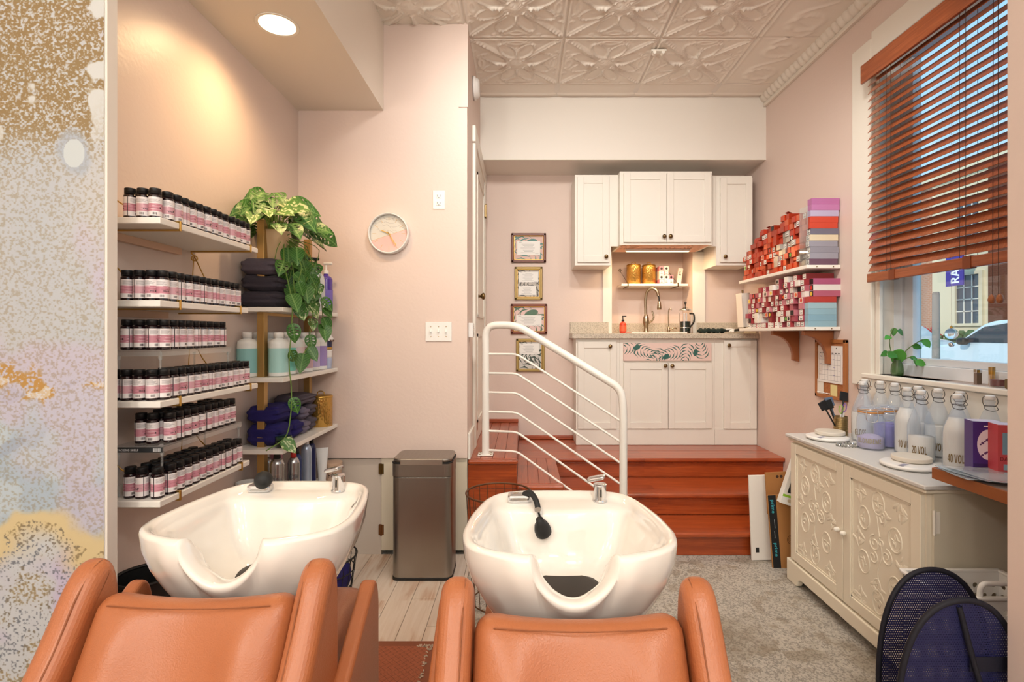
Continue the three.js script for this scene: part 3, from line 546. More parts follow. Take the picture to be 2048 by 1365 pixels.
{ // taps
  const t = thing('kitchen_faucet', 'tall brushed gooseneck faucet with pull-down head', 'faucet');
  mesh('base', lathe([[0, 0], [.028, 0], [.028, .006], [.02, .012], [.019, .05], [.03, .09], [.026, .13], [.0135, .16]], 24), M.nickel, t);
  mesh('neck', tube([[0, .1, 0], [-.003, .2, 0], [-.004, .3, .005], [.01, .365, .015], [.045, .39, .03], [.085, .365, .045], [.098, .32, .05]], .0135, 40, 12), M.nickel, t);
  mesh('hose', tube([[.098, .32, .05], [.102, .30, .052], [.104, .275, .053]], .007, 8, 8), M.black, t);
  mesh('spray_head', lathe([[0, 0], [.019, 0], [.02, .02], [.015, .06], [.011, .075], [0, .075]], 18).translate(.104, .20, .053), M.nickel, t);
  mesh('lever', tube([[.018, .08, .01], [.045, .10, .02], [.062, .13, .025], [.05, .19, .02]], .0075, 20, 8), M.nickel, t);
  t.position.set(1.10, 1.3625, -4.61);
  const f = thing('filter_tap', 'thin brushed drinking-water tap beside the gooseneck faucet', 'faucet');
  mesh('body', [lathe([[0, 0], [.018, 0], [.013, .03], [.013, .05], [.006, .06]], 16), tube([[0, .05, 0], [0, .19, 0], [.004, .215, .002], [.016, .225, .006], [.024, .21, .01]], .0055, 24, 8)], M.nickel, f);
  mesh('handle', tube([[.01, .03, 0], [.05, .05, .01], [.07, .045, .012]], .007, 10, 8), M.nickel, f); f.position.set(1.315, 1.3525, -4.66);
  const s = thing('soap_bottle', 'orange-red soap bottle with black pump at the sink', 'bottle');
  mesh('bottle', lathe([[0, 0], [.029, .002], [.03, .08], [.026, .092], [.011, .10], [.011, .108], [0, .108]]), phys(0xd8452c, .25, { clearcoat: .5 }), s);
  mesh('label', cyl(.0305, .05, 24, .0305, true).translate(0, .02, 0), std(0xe2613f, .5), s); mesh('pump', [cyl(.012, .016, 14).translate(0, .106, 0), cyl(.004, .03, 8).translate(0, .12, 0), bx(-.008, .03, .146, .156, -.007, .007, .003)], M.black, s); s.position.set(.885, 1.3525, -4.56);
  const p = thing('french_press', 'glass coffee press with steel frame and dark liquid', 'coffee press');
  mesh('beaker', lathe([[0, .01], [.044, .01], [.046, .02], [.046, .19], [.049, .197]], 28), M.glass, p); mesh('coffee', cyl(.043, .09, 24).translate(0, .014, 0), phys(0x10231f, .15), p);
  mesh('frame', [cyl(.049, .012, 28), ...[0, 1, 2, 3].map((k) => bx(-.006, .006, 0, .175, -.0015, .0015).translate(0, 0, .0485).rotateY(k * 1.57 + .5)), new THREE.TorusGeometry(.0488, .004, 8, 32).rotateX(1.5708).translate(0, .05, 0)], M.chrome, p);
  mesh('lid', lathe([[0, .235], [.012, .228], [.03, .215], [.05, .205], [.05, .197], [0, .197]], 28), M.chrome, p); mesh('plunger_knob', lathe([[0, .275], [.01, .27], [.011, .258], [.004, .25], [.003, .23]], 14), M.black, p);
  mesh('handle', tube([[.047, .17, 0], [.085, .165, 0], [.09, .1, 0], [.047, .05, 0]], .007, 20, 8), M.black, p); p.rotation.y = -1.0; p.position.set(1.40, 1.3525, -4.45);
}
const hammer = dataTex(256, 256, (u, v) => { let m = 9; const X = u * 12, Y = v * 12, xi = Math.floor(X), yi = Math.floor(Y); for (let i = -1; i < 2; i++) for (let j = -1; j < 2; j++) { const a = ((xi + i) % 12 + 12) % 12, b = ((yi + j) % 12 + 12) % 12; m = Math.min(m, Math.hypot(xi + i + hash(a, b) - X, yi + j + hash(b + 31, a) - Y)); } const n = Math.min(255, m * 260); return [n, n, n]; }, { srgb: false });
hammer.repeat.set(4, 2);
M.hammered = std(0xd0a558, .24, { metalness: .8, bumpMap: hammer, bumpScale: .002 });
function canister(label, r, h, group) {
  const t = thing('brass_canister', label, 'canister', group);
  mesh('body', lathe([[0, 0], [r, 0], [r, h], [r * .98, h]], 40), M.hammered, t); mesh('lid', lathe([[r * .99, h], [r * 1.03, h + .001], [r * 1.03, h + .010], [r * .9, h + .016], [0, h + .018]], 40), M.brass, t);
  mesh('handle', tube([[-.02, h + .016, 0], [-.018, h + .03, 0], [0, h + .038, 0], [.018, h + .03, 0], [.02, h + .016, 0]], .003, 16, 6), M.brass, t); return t;
}
const labelBar = canvasTex(64, 64, (c) => { c.fillStyle = '#f2efe9'; c.fillRect(0, 0, 64, 64); c.fillStyle = '#222'; for (let i = 0; i < 12; i++) c.fillRect(12 + i * 3.4, 34, (i % 3) + 1, 18); c.fillRect(14, 10, 34, 4); c.fillRect(14, 19, 26, 3); });
{
  const s = thing('niche_shelf', 'small white shelf hung in the niche above the sink', 'shelf');
  mesh('board', bx(.872, 1.458, 1.772, 1.792, 4.56, 4.76, .003), M.shelf, s);
  for (const x of [.93, 1.37]) { mesh('clip', [bx(x - .004, x + .004, 1.764, 1.80, 4.552, 4.562), bx(x - .004, x + .004, 1.764, 1.771, 4.56, 4.77)], M.bronze, s); mesh('cord', rod([x, 1.79, -4.56], [x - .03, 1.93, -4.775], .002, 5), M.bronze, s); mesh('hook', new THREE.TorusGeometry(.01, .003, 6, 14).translate(x - .03, 1.935, -4.775), M.bronze, s); }
  settle(s);
  canister('hammered brass canister on the niche shelf, the left of two', .063, .165).position.set(1.0, 1.7925, -4.66);
  canister('smooth-lidded brass canister on the niche shelf next to the pink boxes', .06, .16).position.set(1.135, 1.7925, -4.65);
  const pk = std(0xd98a9c, .5), wh = std(0xeee4dc, .5);
  let n = 0; for (const [x, k] of [[1.228, 4], [1.272, 4], [1.313, 2]]) for (let i = 0; i < k; i++) {
    const b = thing('colour_box', 'small white and pink colour box stacked end-on on the niche shelf', 'box', 'colour boxes on the niche shelf'); mesh('carton', bx(-.02, .02, 0, .038, -.06, .06), (n++ % 3) ? wh : pk, b);
    mesh(i % 2 ? 'cap_disc' : 'end_label', i % 2 ? new THREE.CircleGeometry(.011, 14).translate(0, .019, .0605) : plane(.03, .03).translate(0, .019, .0605), i % 2 ? M.black : std(0xffffff, .5, { map: labelBar }), b); b.position.set(x, 1.7925 + i * .0385, -4.63);
  }
  const db = thing('dark_jar', 'small dark squat jar on the niche shelf', 'jar'); mesh('glass', cyl(.022, .05, 18), M.plum, db); mesh('lid', cyl(.023, .018, 18).translate(0, .05, 0), M.black, db); db.position.set(1.345, 1.7925, -4.70);
  const lb = thing('leaning_tube_box', 'pale tube carton leaning at the end of the niche shelf', 'box'); mesh('carton', bx(-.02, .02, 0, .14, -.02, .02).rotateZ(-.16), wh, lb); mesh('end_label', plane(.034, .05).rotateZ(-.16).translate(.012, .09, .0205), std(0xffffff, .5, { map: labelBar }), lb); lb.position.set(1.39, 1.7955, -4.63);
}
{ // cloths, combs and basket on the counter's right end
  const c = thing('dish_cloth', 'crumpled dark green cloth on the counter', 'cloth'); mesh('fabric', soft(.2, .028, .1, .012, 20, 3, 12, (q) => { q.y += .006 * Math.sin(q.x * 60) * Math.cos(q.z * 70) + .004 * Math.sin(q.x * 130); q.z += .02 * Math.sin(q.x * 20); }), std(0x1c2a26, .95), c); c.position.set(1.58, 1.375, -4.33);
  const b = thing('bag_clips', 'loose pile of black and white sectioning clips on the counter', 'clips'); for (let i = 0; i < 7; i++) mesh('clip', soft(.11, .012, .016, .005, 6, 2, 2, (q) => { q.y += .01 * Math.cos(q.x * 22); }).rotateY(rr(-.6, .6)).translate(rr(-.05, .05), .008 + i * .003, rr(-.03, .03)), i % 2 ? M.black : M.whitePlastic, b); b.position.set(1.77, 1.353, -4.33);
  const k = thing('wire_basket_small', 'small white slatted basket of pink sachets on the shelf end', 'basket'); for (let i = 0; i < 22; i++) { const a = i / 22 * 6.283; mesh('slat', bx(-.003, .003, .002, .045, -.001, .001).rotateX(.18).translate(0, 0, .046).rotateY(a), M.whitePlastic, k); }
  mesh('rim', new THREE.TorusGeometry(.054, .003, 6, 36).rotateX(1.5708).translate(0, .046, 0), M.whitePlastic, k); mesh('base', cyl(.046, .003, 24), M.whitePlastic, k); for (let i = 0; i < 3; i++) mesh('sachet', bx(-.02, .02, 0, .05, -.003, .003).rotateZ(i * .5 - .5).rotateY(i).translate(i * .015 - .015, .008, 0), std(0xb5485e, .5), k); k.position.set(1.80, 1.4125, -4.03);
}
// framed certificates
{
  const mk = (x, y, w, h, fm, label, bg, ink, papers, round) => {
    const t = thing('certificate_frame', label, 'picture frame'), b = .024;
    mesh('frame', [bx(-w / 2, w / 2, h / 2 - b, h / 2, -.011, .011, .006), bx(-w / 2, w / 2, -h / 2, -h / 2 + b, -.011, .011, .006), bx(-w / 2, -w / 2 + b, -h / 2, h / 2, -.011, .011, .006), bx(w / 2 - b, w / 2, -h / 2, h / 2, -.011, .011, .006)], fm, t);
    mesh('inner_bead', [bx(-w / 2 + b, w / 2 - b, h / 2 - b - .003, h / 2 - b, -.008, .0), bx(-w / 2 + b, w / 2 - b, -h / 2 + b, -h / 2 + b + .003, -.008, .0), bx(-w / 2 + b, -w / 2 + b + .003, -h / 2 + b, h / 2 - b, -.008, .0), bx(w / 2 - b - .003, w / 2 - b, -h / 2 + b, h / 2 - b, -.008, .0)], M.brass, t);
    const iw = w - 2 * b, ih = h - 2 * b, base = palmTex(256, 256, bg, ink, .5);
    mesh('backing_print', plane(iw, ih).translate(0, 0, -.006), std(0xffffff, .6, { map: base }), t);
    const pt = canvasTex(256, 160, (c) => { c.fillStyle = '#eceae6'; c.fillRect(0, 0, 256, 160); c.fillStyle = '#6d6d70'; c.font = 'bold 13px serif'; c.textAlign = 'center'; for (let i = 0; i < 9; i++) c.fillRect(128 - 40 - (i * 37 % 50), 22 + i * 14, 80 + 2 * (i * 37 % 50) * .8, 2.5); c.fillRect(20, 12, 30, 4); c.fillRect(200, 146, 40, 2); });
    for (const [px, py, pw, ph] of papers) mesh('certificate', plane(pw, ph).translate(px, py, -.005), std(0xffffff, .6, { map: pt }), t);
    mesh('glass', plane(iw, ih).translate(0, 0, -.001), M.glass, t);
    t.position.set(x, y, -4.486); return t;
  };
  mk(.053, 2.095, .302, .255, std(0x6a2e16, .35), 'dark wooden frame with one certificate, uppermost on the wall', '#d9b7ae', '#4f8580', [[0, .0, .2, .12]]);
  mk(.052, 1.787, .242, .288, std(0x9a8250, .4, { metalness: .5 }), 'thin gold frame with two certificates between the wooden frames', '#b9b2aa', '#4a4a48', [[0, .055, .17, .09], [-.01, -.06, .15, .08]]);
  mk(.056, 1.478, .315, .262, std(0x7c3a1c, .35), 'wide wooden frame with a certificate and pink leaf paper', '#e3c3bd', '#3f6a50', [[.0, -.012, .22, .09]]);
  mk(.068, 1.165, .248, .288, std(0xa28a52, .4, { metalness: .5 }), 'gold frame with palm-leaf print behind the stair rail', '#cfcdc8', '#223a30', [[-.01, .055, .17, .09]]);
}
// stair rail
{
  const t = thing('stair_railing', 'white tubular steel stair rail with six thin bars', 'railing');
  const A = [-.234, -3.285], B = [.603, -3.095];
  const at = (k) => [A[0] + (B[0] - A[0]) * k, A[1] + (B[1] - A[1]) * k], kB = .237;
  const P = (k, y) => { const q = at(k); return [q[0], y, q[1]]; };
  mesh('post', bentRod([P(0, .586), P(0, 1.405), P(kB, 1.405), P(.985, 1.02), P(1, .9), P(1, .006)], .0235, .075, 14), M.railing, t);
  for (let i = 0; i < 6; i++) { const y = 1.222 - i * .122; mesh('bar', bentRod([P(.02, y), P(kB, y), P(1, y - .405 - i * .004)], .0072, .03, 8), M.railing, t); }
  mesh('base_plate', bx(A[0] - .048, A[0] + .048, .581, .589, 3.245, 3.325, .002), M.railing, t);
  for (const [a, b] of [[-.035, -.028], [.035, -.028], [-.035, .028], [.035, .028]]) mesh('bolt', cyl(.006, .004, 8).translate(A[0] + a, .589, -3.285 + b), M.nickel, t);
  mesh('base_plate', bx(B[0] - .045, B[0] + .045, .001, .008, 3.06, 3.13, .002), M.railing, t); settle(t);
}
// clock, outlet, switches, detector
{
  const t = thing('wall_clock', 'round wall clock with half marble and half pink face', 'clock');
  const face = canvasTex(512, 512, (c) => {
    c.fillStyle = '#dad6cc'; c.fillRect(0, 0, 512, 512); c.strokeStyle = 'rgba(150,145,138,.5)';
    for (let i = 0; i < 26; i++) { c.lineWidth = 1 + (i % 4) * 1.5; c.beginPath(); let x = (i * 97) % 512, y = (i * 53) % 240; c.moveTo(x, y); for (let k = 0; k < 5; k++) { x += 30 + (i * k * 13) % 40 - 20; y += (i * 31 + k * 47) % 60 - 24; c.lineTo(x, y); } c.stroke(); }
    c.fillStyle = '#eebfb8'; c.beginPath(); c.moveTo(0, 360); c.lineTo(512, 190); c.lineTo(512, 512); c.lineTo(0, 512); c.fill();
    c.strokeStyle = '#c9a25e'; c.lineWidth = 4; c.beginPath(); c.moveTo(0, 360); c.lineTo(512, 190); c.stroke();
    for (let i = 0; i < 12; i++) { const a = i * Math.PI / 6; c.lineWidth = 5; c.beginPath(); c.moveTo(256 + Math.cos(a) * 170, 256 + Math.sin(a) * 170); c.lineTo(256 + Math.cos(a) * 222, 256 + Math.sin(a) * 222); c.stroke(); }
  });
  mesh('rim', lathe([[.112, .0], [.121, .0], [.124, .02], [.121, .042], [.114, .044], [.112, .03]], 56).rotateX(Math.PI / 2), M.whitePlastic, t);
  mesh('dial', new THREE.CircleGeometry(.114, 56).translate(0, 0, .02), std(0xffffff, .5, { map: face }), t);
  for (const [a, l, w] of [[-1.0, .085, .004], [2.72, .05, .005], [-1.12, .09, .0015]]) mesh('hand', bx(-.012, l, -w / 2, w / 2, -.001, .001).rotateZ(a).translate(0, 0, .026), M.brass, t);
  mesh('glass', new THREE.CircleGeometry(.112, 56).translate(0, 0, .036), M.glass, t);
  t.position.set(-.803, 1.952, -3.13);
  const o = thing('power_outlet', 'white double power outlet high on the wall beside the clock', 'outlet'); mesh('plate', bx(-.036, .036, -.056, .056, -.006, 0, .002), M.whitePlastic, o);
  for (const y of [-.022, .022]) { const f = mesh('socket', soft(.034, .03, .006, .003, 6, 6, 2).translate(0, y, .006), M.whitePlastic, o); mesh('slots', [bx(-.009, -.006, y - .005, y + .007, -.0095, -.006), bx(.006, .009, y - .005, y + .007, -.0095, -.006), bx(-.002, .002, y - .012, y - .008, -.0095, -.006)], M.black, f); }
  o.position.set(-.505, 2.16, -3.13); for (const c of o.children) c.position.z += .0;
  const s = thing('light_switch', 'white triple toggle switch plate on the clock wall', 'switch'); mesh('plate', bx(-.079, .079, -.058, .058, -.006, 0, .002), M.whitePlastic, s);
  for (const x of [-.046, 0, .046]) { const q = mesh('toggle', bx(-.005, .005, -.011, .011, -.016, -.005, .002).rotateX(-.3).translate(x, 0, 0), M.whitePlastic, s); mesh('screw', [cyl(.0035, .0015, 8).rotateX(1.5708).translate(x, .03, .006), cyl(.0035, .0015, 8).rotateX(1.5708).translate(x, -.03, .006)], M.nickel, q); }
  s.position.set(-.507, 1.363, -3.13);
  const d = thing('smoke_detector', 'white round smoke detector high on the door wall', 'detector'); mesh('body', lathe([[0, .045], [.05, .044], [.062, .034], [.066, .02], [.075, .018], [.078, 0], [0, 0]], 32).rotateZ(-Math.PI / 2), M.whitePlastic, d); mesh('vent_ring', new THREE.TorusGeometry(.058, .003, 6, 32).rotateY(Math.PI / 2).translate(.034, 0, 0), std(0xcfccc8, .5), d); d.position.set(-.335, 3.02, -3.52);
  const b = thing('door_chime', 'small white box by the wall corner next to the door', 'chime'); mesh('case', bx(0, .028, -.045, .045, -.045, .045, .004), M.whitePlastic, b); mesh('grille', [-2, -1, 0, 1, 2].map((i) => bx(.028, .0295, i * .012 - .002, i * .012 + .002, -.03, .03)), std(0xd2cec8, .5), b); b.position.set(-.335, 1.372, -3.25);
}
// ---------------------------------------------------------------- alcove: hung shelves with toner bottles
const H0 = 1.35;
const tonerLabels = [0, 1, 2].map((k) => canvasTex(256, 128, (c, w, h) => {
  c.fillStyle = '#e9e3e2'; c.fillRect(0, 0, w, h);
  const top = ['#d5a3ae', '#cf8e9c', '#c88795'][k]; c.fillStyle = top; c.fillRect(0, 44, w, 52); c.fillStyle = ['#b5707f', '#a45d6c', '#99505f'][k];
  for (let i = 0; i < 10; i++) c.fillRect((i * 61 + k * 30) % w, 46 + i * 5, 40 + (i * 23) % 60, 2);
  c.fillStyle = '#efe9e8'; for (let i = 0; i < 7; i++) c.fillRect((i * 83) % w, 46 + i * 7, 60, 1.6);
  c.fillStyle = '#8a8488'; for (let i = 0; i < 6; i++) for (const x of [14, 142]) c.fillRect(x, 10 + i * 5, 40 + (i * 17) % 40, 1.8);
  c.fillStyle = '#2a2024'; for (let i = 0; i < 9; i++) { c.fillRect(40 + i * 3, 104, (i % 2) + 1, 16); c.fillRect(170 + i * 3, 104, (i % 3) + 1, 16); }
  c.fillRect(0, 0, 5, h); c.fillRect(126, 0, 4, h); c.fillRect(92, 66 + k * 4, 8, 12); c.fillRect(214, 66, 8, 12);
  c.font = 'bold 15px sans-serif'; c.fillText(['07NB', '09V', '06G'][k], 60, 84);
})).map((t) => std(0xffffff, .4, { map: t }));
const tonerBody = lathe([[0, 0], [.0165, 0], [.018, .002], [.018, .070], [.0165, .074], [.012, .0765], [.012, .08], [0, .08]], 18);
const tonerLabel = new THREE.CylinderGeometry(.0183, .0183, .058, 20, 1, true).translate(0, .037, 0);
const tonerCap = (() => { const g = lathe([[0, .095], [.0145, .095], [.0158, .0935], [.0158, .0765], [0, .0765]], 24); return g; })();
const tonerRing = new THREE.TorusGeometry(.0158, .0007, 4, 20).rotateX(1.5708).translate(0, .0795, 0);
function toner(x, y, d, label, group) {
  const t = thing('toner_bottle', label, 'bottle', group);
  mesh('body', tonerBody, M.plum, t); mesh('label', tonerLabel, pick(tonerLabels), t); const c = mesh('cap', tonerCap, M.blackCap, t); mesh('cap_ring', tonerRing, M.blackCap, c);
  t.position.set(x, y, -d); t.rotation.y = rr(-1.2, 1.2) + (rnd() < .5 ? 0 : Math.PI); return t;
}
const XW = -1.355, XF = -1.096;
function hungShelf(y, d0, d1, label, hooks) {                 // y of its upper face
  const s = thing('hung_shelf', label, 'shelf');
  mesh('board', bx(XW + .004, XF, y - .02, y, d0, d1, .003), M.shelf, s);
  mesh('wall_cleat', bx(XW + .001, XW + .022, y - .045, y - .0205, d0 + .1, d1 - .12), std(0xdcb89c, .6), s);
  for (const d of [d0 + .09, d1 - .06]) {
    mesh('clip', [bx(XF - .003, XF + .004, y - .026, y + .006, d - .003, d + .003, .001), bx(XF - .03, XF, y + .001, y + .006, d - .003, d + .003), bx(XW + .02, XF, y - .026, y - .021, d - .003, d + .003)], M.brass, s);
  }
  for (const [d, yy] of hooks) {
    mesh('hook', [new THREE.TorusGeometry(.014, .003, 6, 18, 4.6).rotateY(1.2).translate(XW + .024, yy + .02, -d), new THREE.TorusGeometry(.01, .0025, 6, 14).rotateY(.6).translate(XW + .024, yy - .006, -d), rod([XW, yy + .03, -d], [XW + .026, yy + .034, -d], .004)], M.brass, s);
    mesh('cord', [rod([XW + .022, yy, -d], [XW + .016, y, -(d - .015)], .0018, 6), tube([[XW + .024, yy, -d], [XW + .09, (yy + y) / 2 - .02, -(d + .0)], [XF - .02, y + .006, -(d < 1.8 ? d0 + .09 : d1 - .06)]], .0022, 14, 6)], M.brass, s);
  }
  return settle(s);
}
const S1 = H0 + .354, S2 = H0 + .102, S3 = H0 - .205, S4 = H0 - .507;
hungShelf(S1, 1.565, 2.145, 'uppermost white shelf hung on brass cords', [[1.62, S1 + .16], [2.13, S1 + .05]]);
hungShelf(S2, 1.565, 2.07, 'white hung shelf second from the ceiling, holding one row of bottles', [[1.62, S2 + .24], [2.10, S2 + .21]]);
hungShelf(S3, 1.565, 2.145, 'white hung shelf with a clear riser and a double row of bottles', [[1.62, S3 + .16], [2.08, S3 + .2]]);
hungShelf(S4, 1.565, 2.08, 'lowest white hung shelf with a labelled clear riser', [[1.62, S4 + .22], [2.04, S4 + .2]]);
function riser(y, h, x0, x1, d0, d1, label, print) {
  const t = thing('acrylic_riser', label, 'riser');
  mesh('plate', [bx(x0, x1, y + h - .005, y + h, d0, d1, .002), bx(x1 - .004, x1, y + h - .02, y + h - .005, d0, d1), bx(x0, x1, y + h - .02, y + h - .005, d0, d0 + .004)], M.acrylic, t);
  for (const [a, b] of [[x0 + .008, d0 + .008], [x1 - .008, d0 + .008], [x0 + .008, d1 - .008], [x1 - .008, d1 - .008]]) { const l = mesh('leg', rod([a, y, -b], [a, y + h - .02, -b], .0035, 8), M.acrylic, t); mesh('foot_cap', cyl(.006, .012, 10).translate(a, y + h - .03, -b), M.acrylic, l); }
  if (print) { const tx = canvasTex(256, 24, (c) => { c.fillStyle = '#25282b'; c.fillRect(0, 0, 256, 24); c.fillStyle = '#e8e8e8'; c.font = 'bold 15px sans-serif'; c.fillText('STACKING SHELF', 8, 18); for (let i = 0; i < 14; i++) c.fillRect(205 + i * 3, 4, (i % 2) + 1, 16); }); mesh('print_strip', plane(x1 - x0, .016).translate((x0 + x1) / 2, y + h - .0125, -d0 + .0008), std(0xffffff, .5, { map: tx }), t); }
  return settle(t);
}
riser(S3, .155, -1.262, -1.117, 1.60, 1.985, 'clear acrylic riser on the shelf with the double row', false);
riser(S4, .16, -1.262, -1.112, 1.60, 2.05, 'clear acrylic riser with a black stacking shelf sticker', true);
{
  const L = (s) => 'small black-capped bottle with pink label ' + s;
  let lab = L('on the uppermost white shelf'), g = 'toner bottles on the uppermost shelf';
  for (const x of [-1.212, -1.173, -1.135]) toner(x, S1, 1.60, lab, g);
  for (let i = 0; i < 13; i++) toner(-1.122 + rr(-.004, .002), S1, 1.645 + i * .0382 - (i > 8 ? 0 : .004), lab, g);
  lab = L('on the shelf below the uppermost one'); g = 'toner bottles on the second shelf';
  for (const x of [-1.225, -1.187, -1.149]) toner(x, S2, 1.605, lab, g);
  for (let i = 0; i < 12; i++) toner(-1.121 + rr(-.004, .003), S2, 1.615 + i * .0378, lab, g);
  for (let i = 0; i < 3; i++) toner(-1.165 + rr(-.004, .003), S2, 1.66 + i * .04, lab, g);
  lab = L('on the clear riser in the middle'); g = 'toner bottles on the middle riser';
  for (const x of [-1.242, -1.203, -1.164]) toner(x, S3 + .155, 1.627, lab, g);
  for (let i = 0; i < 9; i++) toner(-1.138, S3 + .155, 1.645 + i * .0385, lab, g);
  lab = L('in the double row under the clear riser'); g = 'toner bottles in the double row';
  for (let i = 0; i < 4; i++) toner(-1.258 + i * .039, S3, 1.595, lab, g);
  for (let i = 0; i < 13; i++) { toner(-1.119, S3, 1.615 + i * .0392, lab, g); if (i > 0) toner(-1.163, S3, 1.64 + i * .0385, lab, g); }
  lab = L('on the riser with the sticker'); g = 'toner bottles on the sticker riser';
  for (let i = 0; i < 10; i++) { toner(-1.134, S4 + .16, 1.665 + i * .0385, lab, g); toner(-1.175, S4 + .16, 1.645 + i * .039, lab, g); if (i % 3 !== 1) toner(-1.215, S4 + .16, 1.65 + i * .039, lab, g); }
  lab = L('on the lowest white shelf'); g = 'toner bottles on the lowest shelf';
  for (const [x, d] of [[-1.215, 1.605], [-1.176, 1.6], [-1.128, 1.60]]) toner(x, S4, d, lab, g);
  for (let i = 0; i < 11; i++) { toner(-1.119, S4, 1.645 + i * .0385, lab, g); toner(-1.158, S4, 1.645 + i * .0385, lab, g); if (i < 7) toner(-1.198, S4, 1.65 + i * .0385, lab, g); }
}
// ---------------------------------------------------------------- corner étagère
const E = [H0 + .125, H0 - .205, H0 - .54, H0 - .87], ED0 = 2.405, ED1 = 3.118;
{
  const s = thing('corner_shelf_unit', 'white corner shelf unit with square brass posts', 'shelf unit');
  for (const y of E) mesh('shelf_board', bx(XW + .006, -1.113, y - .022, y, ED0, ED1, .003), M.shelf, s);
  for (const d of [2.475, 3.0]) { mesh('post', bx(-1.262, -1.226, .001, E[0] + .42, d - .018, d + .018, .003), M.gold, s); }
  for (const y of E) mesh('cross_bar', bx(-1.252, -1.236, y - .036, y - .0225, 2.494, 2.981), M.gold, s);
  settle(s);
}
function literBottle(x, d, col, label) {
  const t = thing('litre_bottle', label, 'bottle', 'litre bottles on the corner unit');
  mesh('bottle', lathe([[0, 0], [.042, .001], [.045, .006], [.045, .155], [.043, .168], [.03, .178], [.02, .181], [.02, .19], [0, .19]], 28), std(0xe9ebe8, .35), t);
  mesh('label', cyl(.0455, .115, 28, .0455, true).translate(0, .02, 0), std(col, .45), t); mesh('cap', lathe([[0, .213], [.02, .212], [.022, .208], [.022, .185], [0, .185]], 24), M.whitePlastic, t);
  t.position.set(x, E[1] + .0005, -d);
}
[[-1.175, 2.495, 0xa9d8d4, 'large pale teal litre bottle standing in front'], [-1.185, 2.60, 0x7fd2c4, 'bright mint litre bottle behind the pale teal one'], [-1.185, 2.70, 0xe6d3d6, 'pale pink litre bottle in the row'], [-1.18, 2.795, 0xc9a9b4, 'mauve litre bottle in the row'], [-1.18, 2.89, 0xbdb2d8, 'lavender litre bottle in the row'], [-1.175, 2.985, 0x9f8cc4, 'purple litre bottle at the end of the row'], [-1.305, 2.455, 0x8cc4c4, 'teal litre bottle against the wall'], [-1.305, 2.555, 0x7fd2c4, 'mint litre bottle against the wall'], [-1.30, 2.66, 0xd7b9c0, 'dusty pink litre bottle against the wall']].forEach((a) => literBottle(...a));
{
  const c = thing('carousel_jar', 'ceramic jar shaped like a striped tower with scalloped white lid', 'jar');
  mesh('base', lathe([[0, 0], [.03, 0], [.034, .06], [.03, .064], [0, .064]], 24), std(0xb8c4e0, .3), c); mesh('middle', lathe([[.03, .064], [.034, .07], [.033, .10], [.036, .105], [.028, .112], [0, .112]], 24), M.whitePlastic, c);
  mesh('gold_band', cyl(.034, .014, 24).translate(0, .112, 0), M.brass, c); mesh('navy_band', cyl(.033, .036, 24).translate(0, .126, 0), std(0x22264c, .4), c);
  mesh('lid', lathe([[.04, .162], [.042, .178], [.036, .184], [.03, .196], [.01, .208], [.008, .216], [.01, .222], [0, .226]], 20), M.whitePlastic, c); for (let i = 0; i < 12; i++) mesh('scallop', new THREE.SphereGeometry(.006, 8, 6).translate(.041 * Math.cos(i * .5236), .164, .041 * Math.sin(i * .5236)), std(0x6b4a3a, .5), c);
  c.position.set(-1.165, E[1] + .0005, -3.07);
  canister('hammered brass canister with lid at the end of the towel shelf', .066, .165).position.set(-1.185, E[2] + .0005, -3.04);
  const j = thing('cream_jar', 'squat dark green cosmetic jar at the front of the towel shelf', 'jar'); mesh('glass', lathe([[0, 0], [.036, 0], [.039, .004], [.039, .026], [.034, .03], [0, .03]], 28), phys(0x16241a, .12, { clearcoat: 1 }), j); mesh('lid', lathe([[0, .052], [.034, .052], [.037, .049], [.037, .03], [0, .03]], 28), phys(0x22402c, .25), j); j.position.set(-1.14, E[2] + .0005, -2.47);
}
// towels
const fluff = dataTex(128, 128, (u, v) => { const n = 255 * fbm(u * 60, v * 60, 2, 60); return [n, n, n]; }, { srgb: false, sx: .06, sy: .06 });
const tw = (c) => std(c, 1, { bumpMap: fluff, bumpScale: .003 });
const navy = tw(0x231c66), grey = tw(0x5d5560), lilac = tw(0x7a7286), char = tw(0x3b3640);
function towel(x, y, d, w, h, t, mat, label, turn = 0, group) {
  const o = thing('folded_towel', label, 'towel', group), ph = rr(0, 6);
  mesh('fold', soft(w, h, t, Math.min(h * .48, .04), 14, 10, 14, (q) => { q.y += .004 * Math.sin(q.x * 40 + ph) * Math.cos(q.z * 34 + ph); const e = q.y / (h / 2); q.x *= 1 - .05 * Math.cos(e * 9); q.z *= 1 - .035 * Math.cos(e * 9 + 1); }), mat, o);
  mesh('inner_fold', soft(w * .96, h * .34, t * .97, h * .16, 8, 4, 8, (q) => { q.x += .006; q.z += .004; }), mat, o).position.y = h * .18;
  o.position.set(x, y + h / 2, -d); o.rotation.y = turn; return o;
}
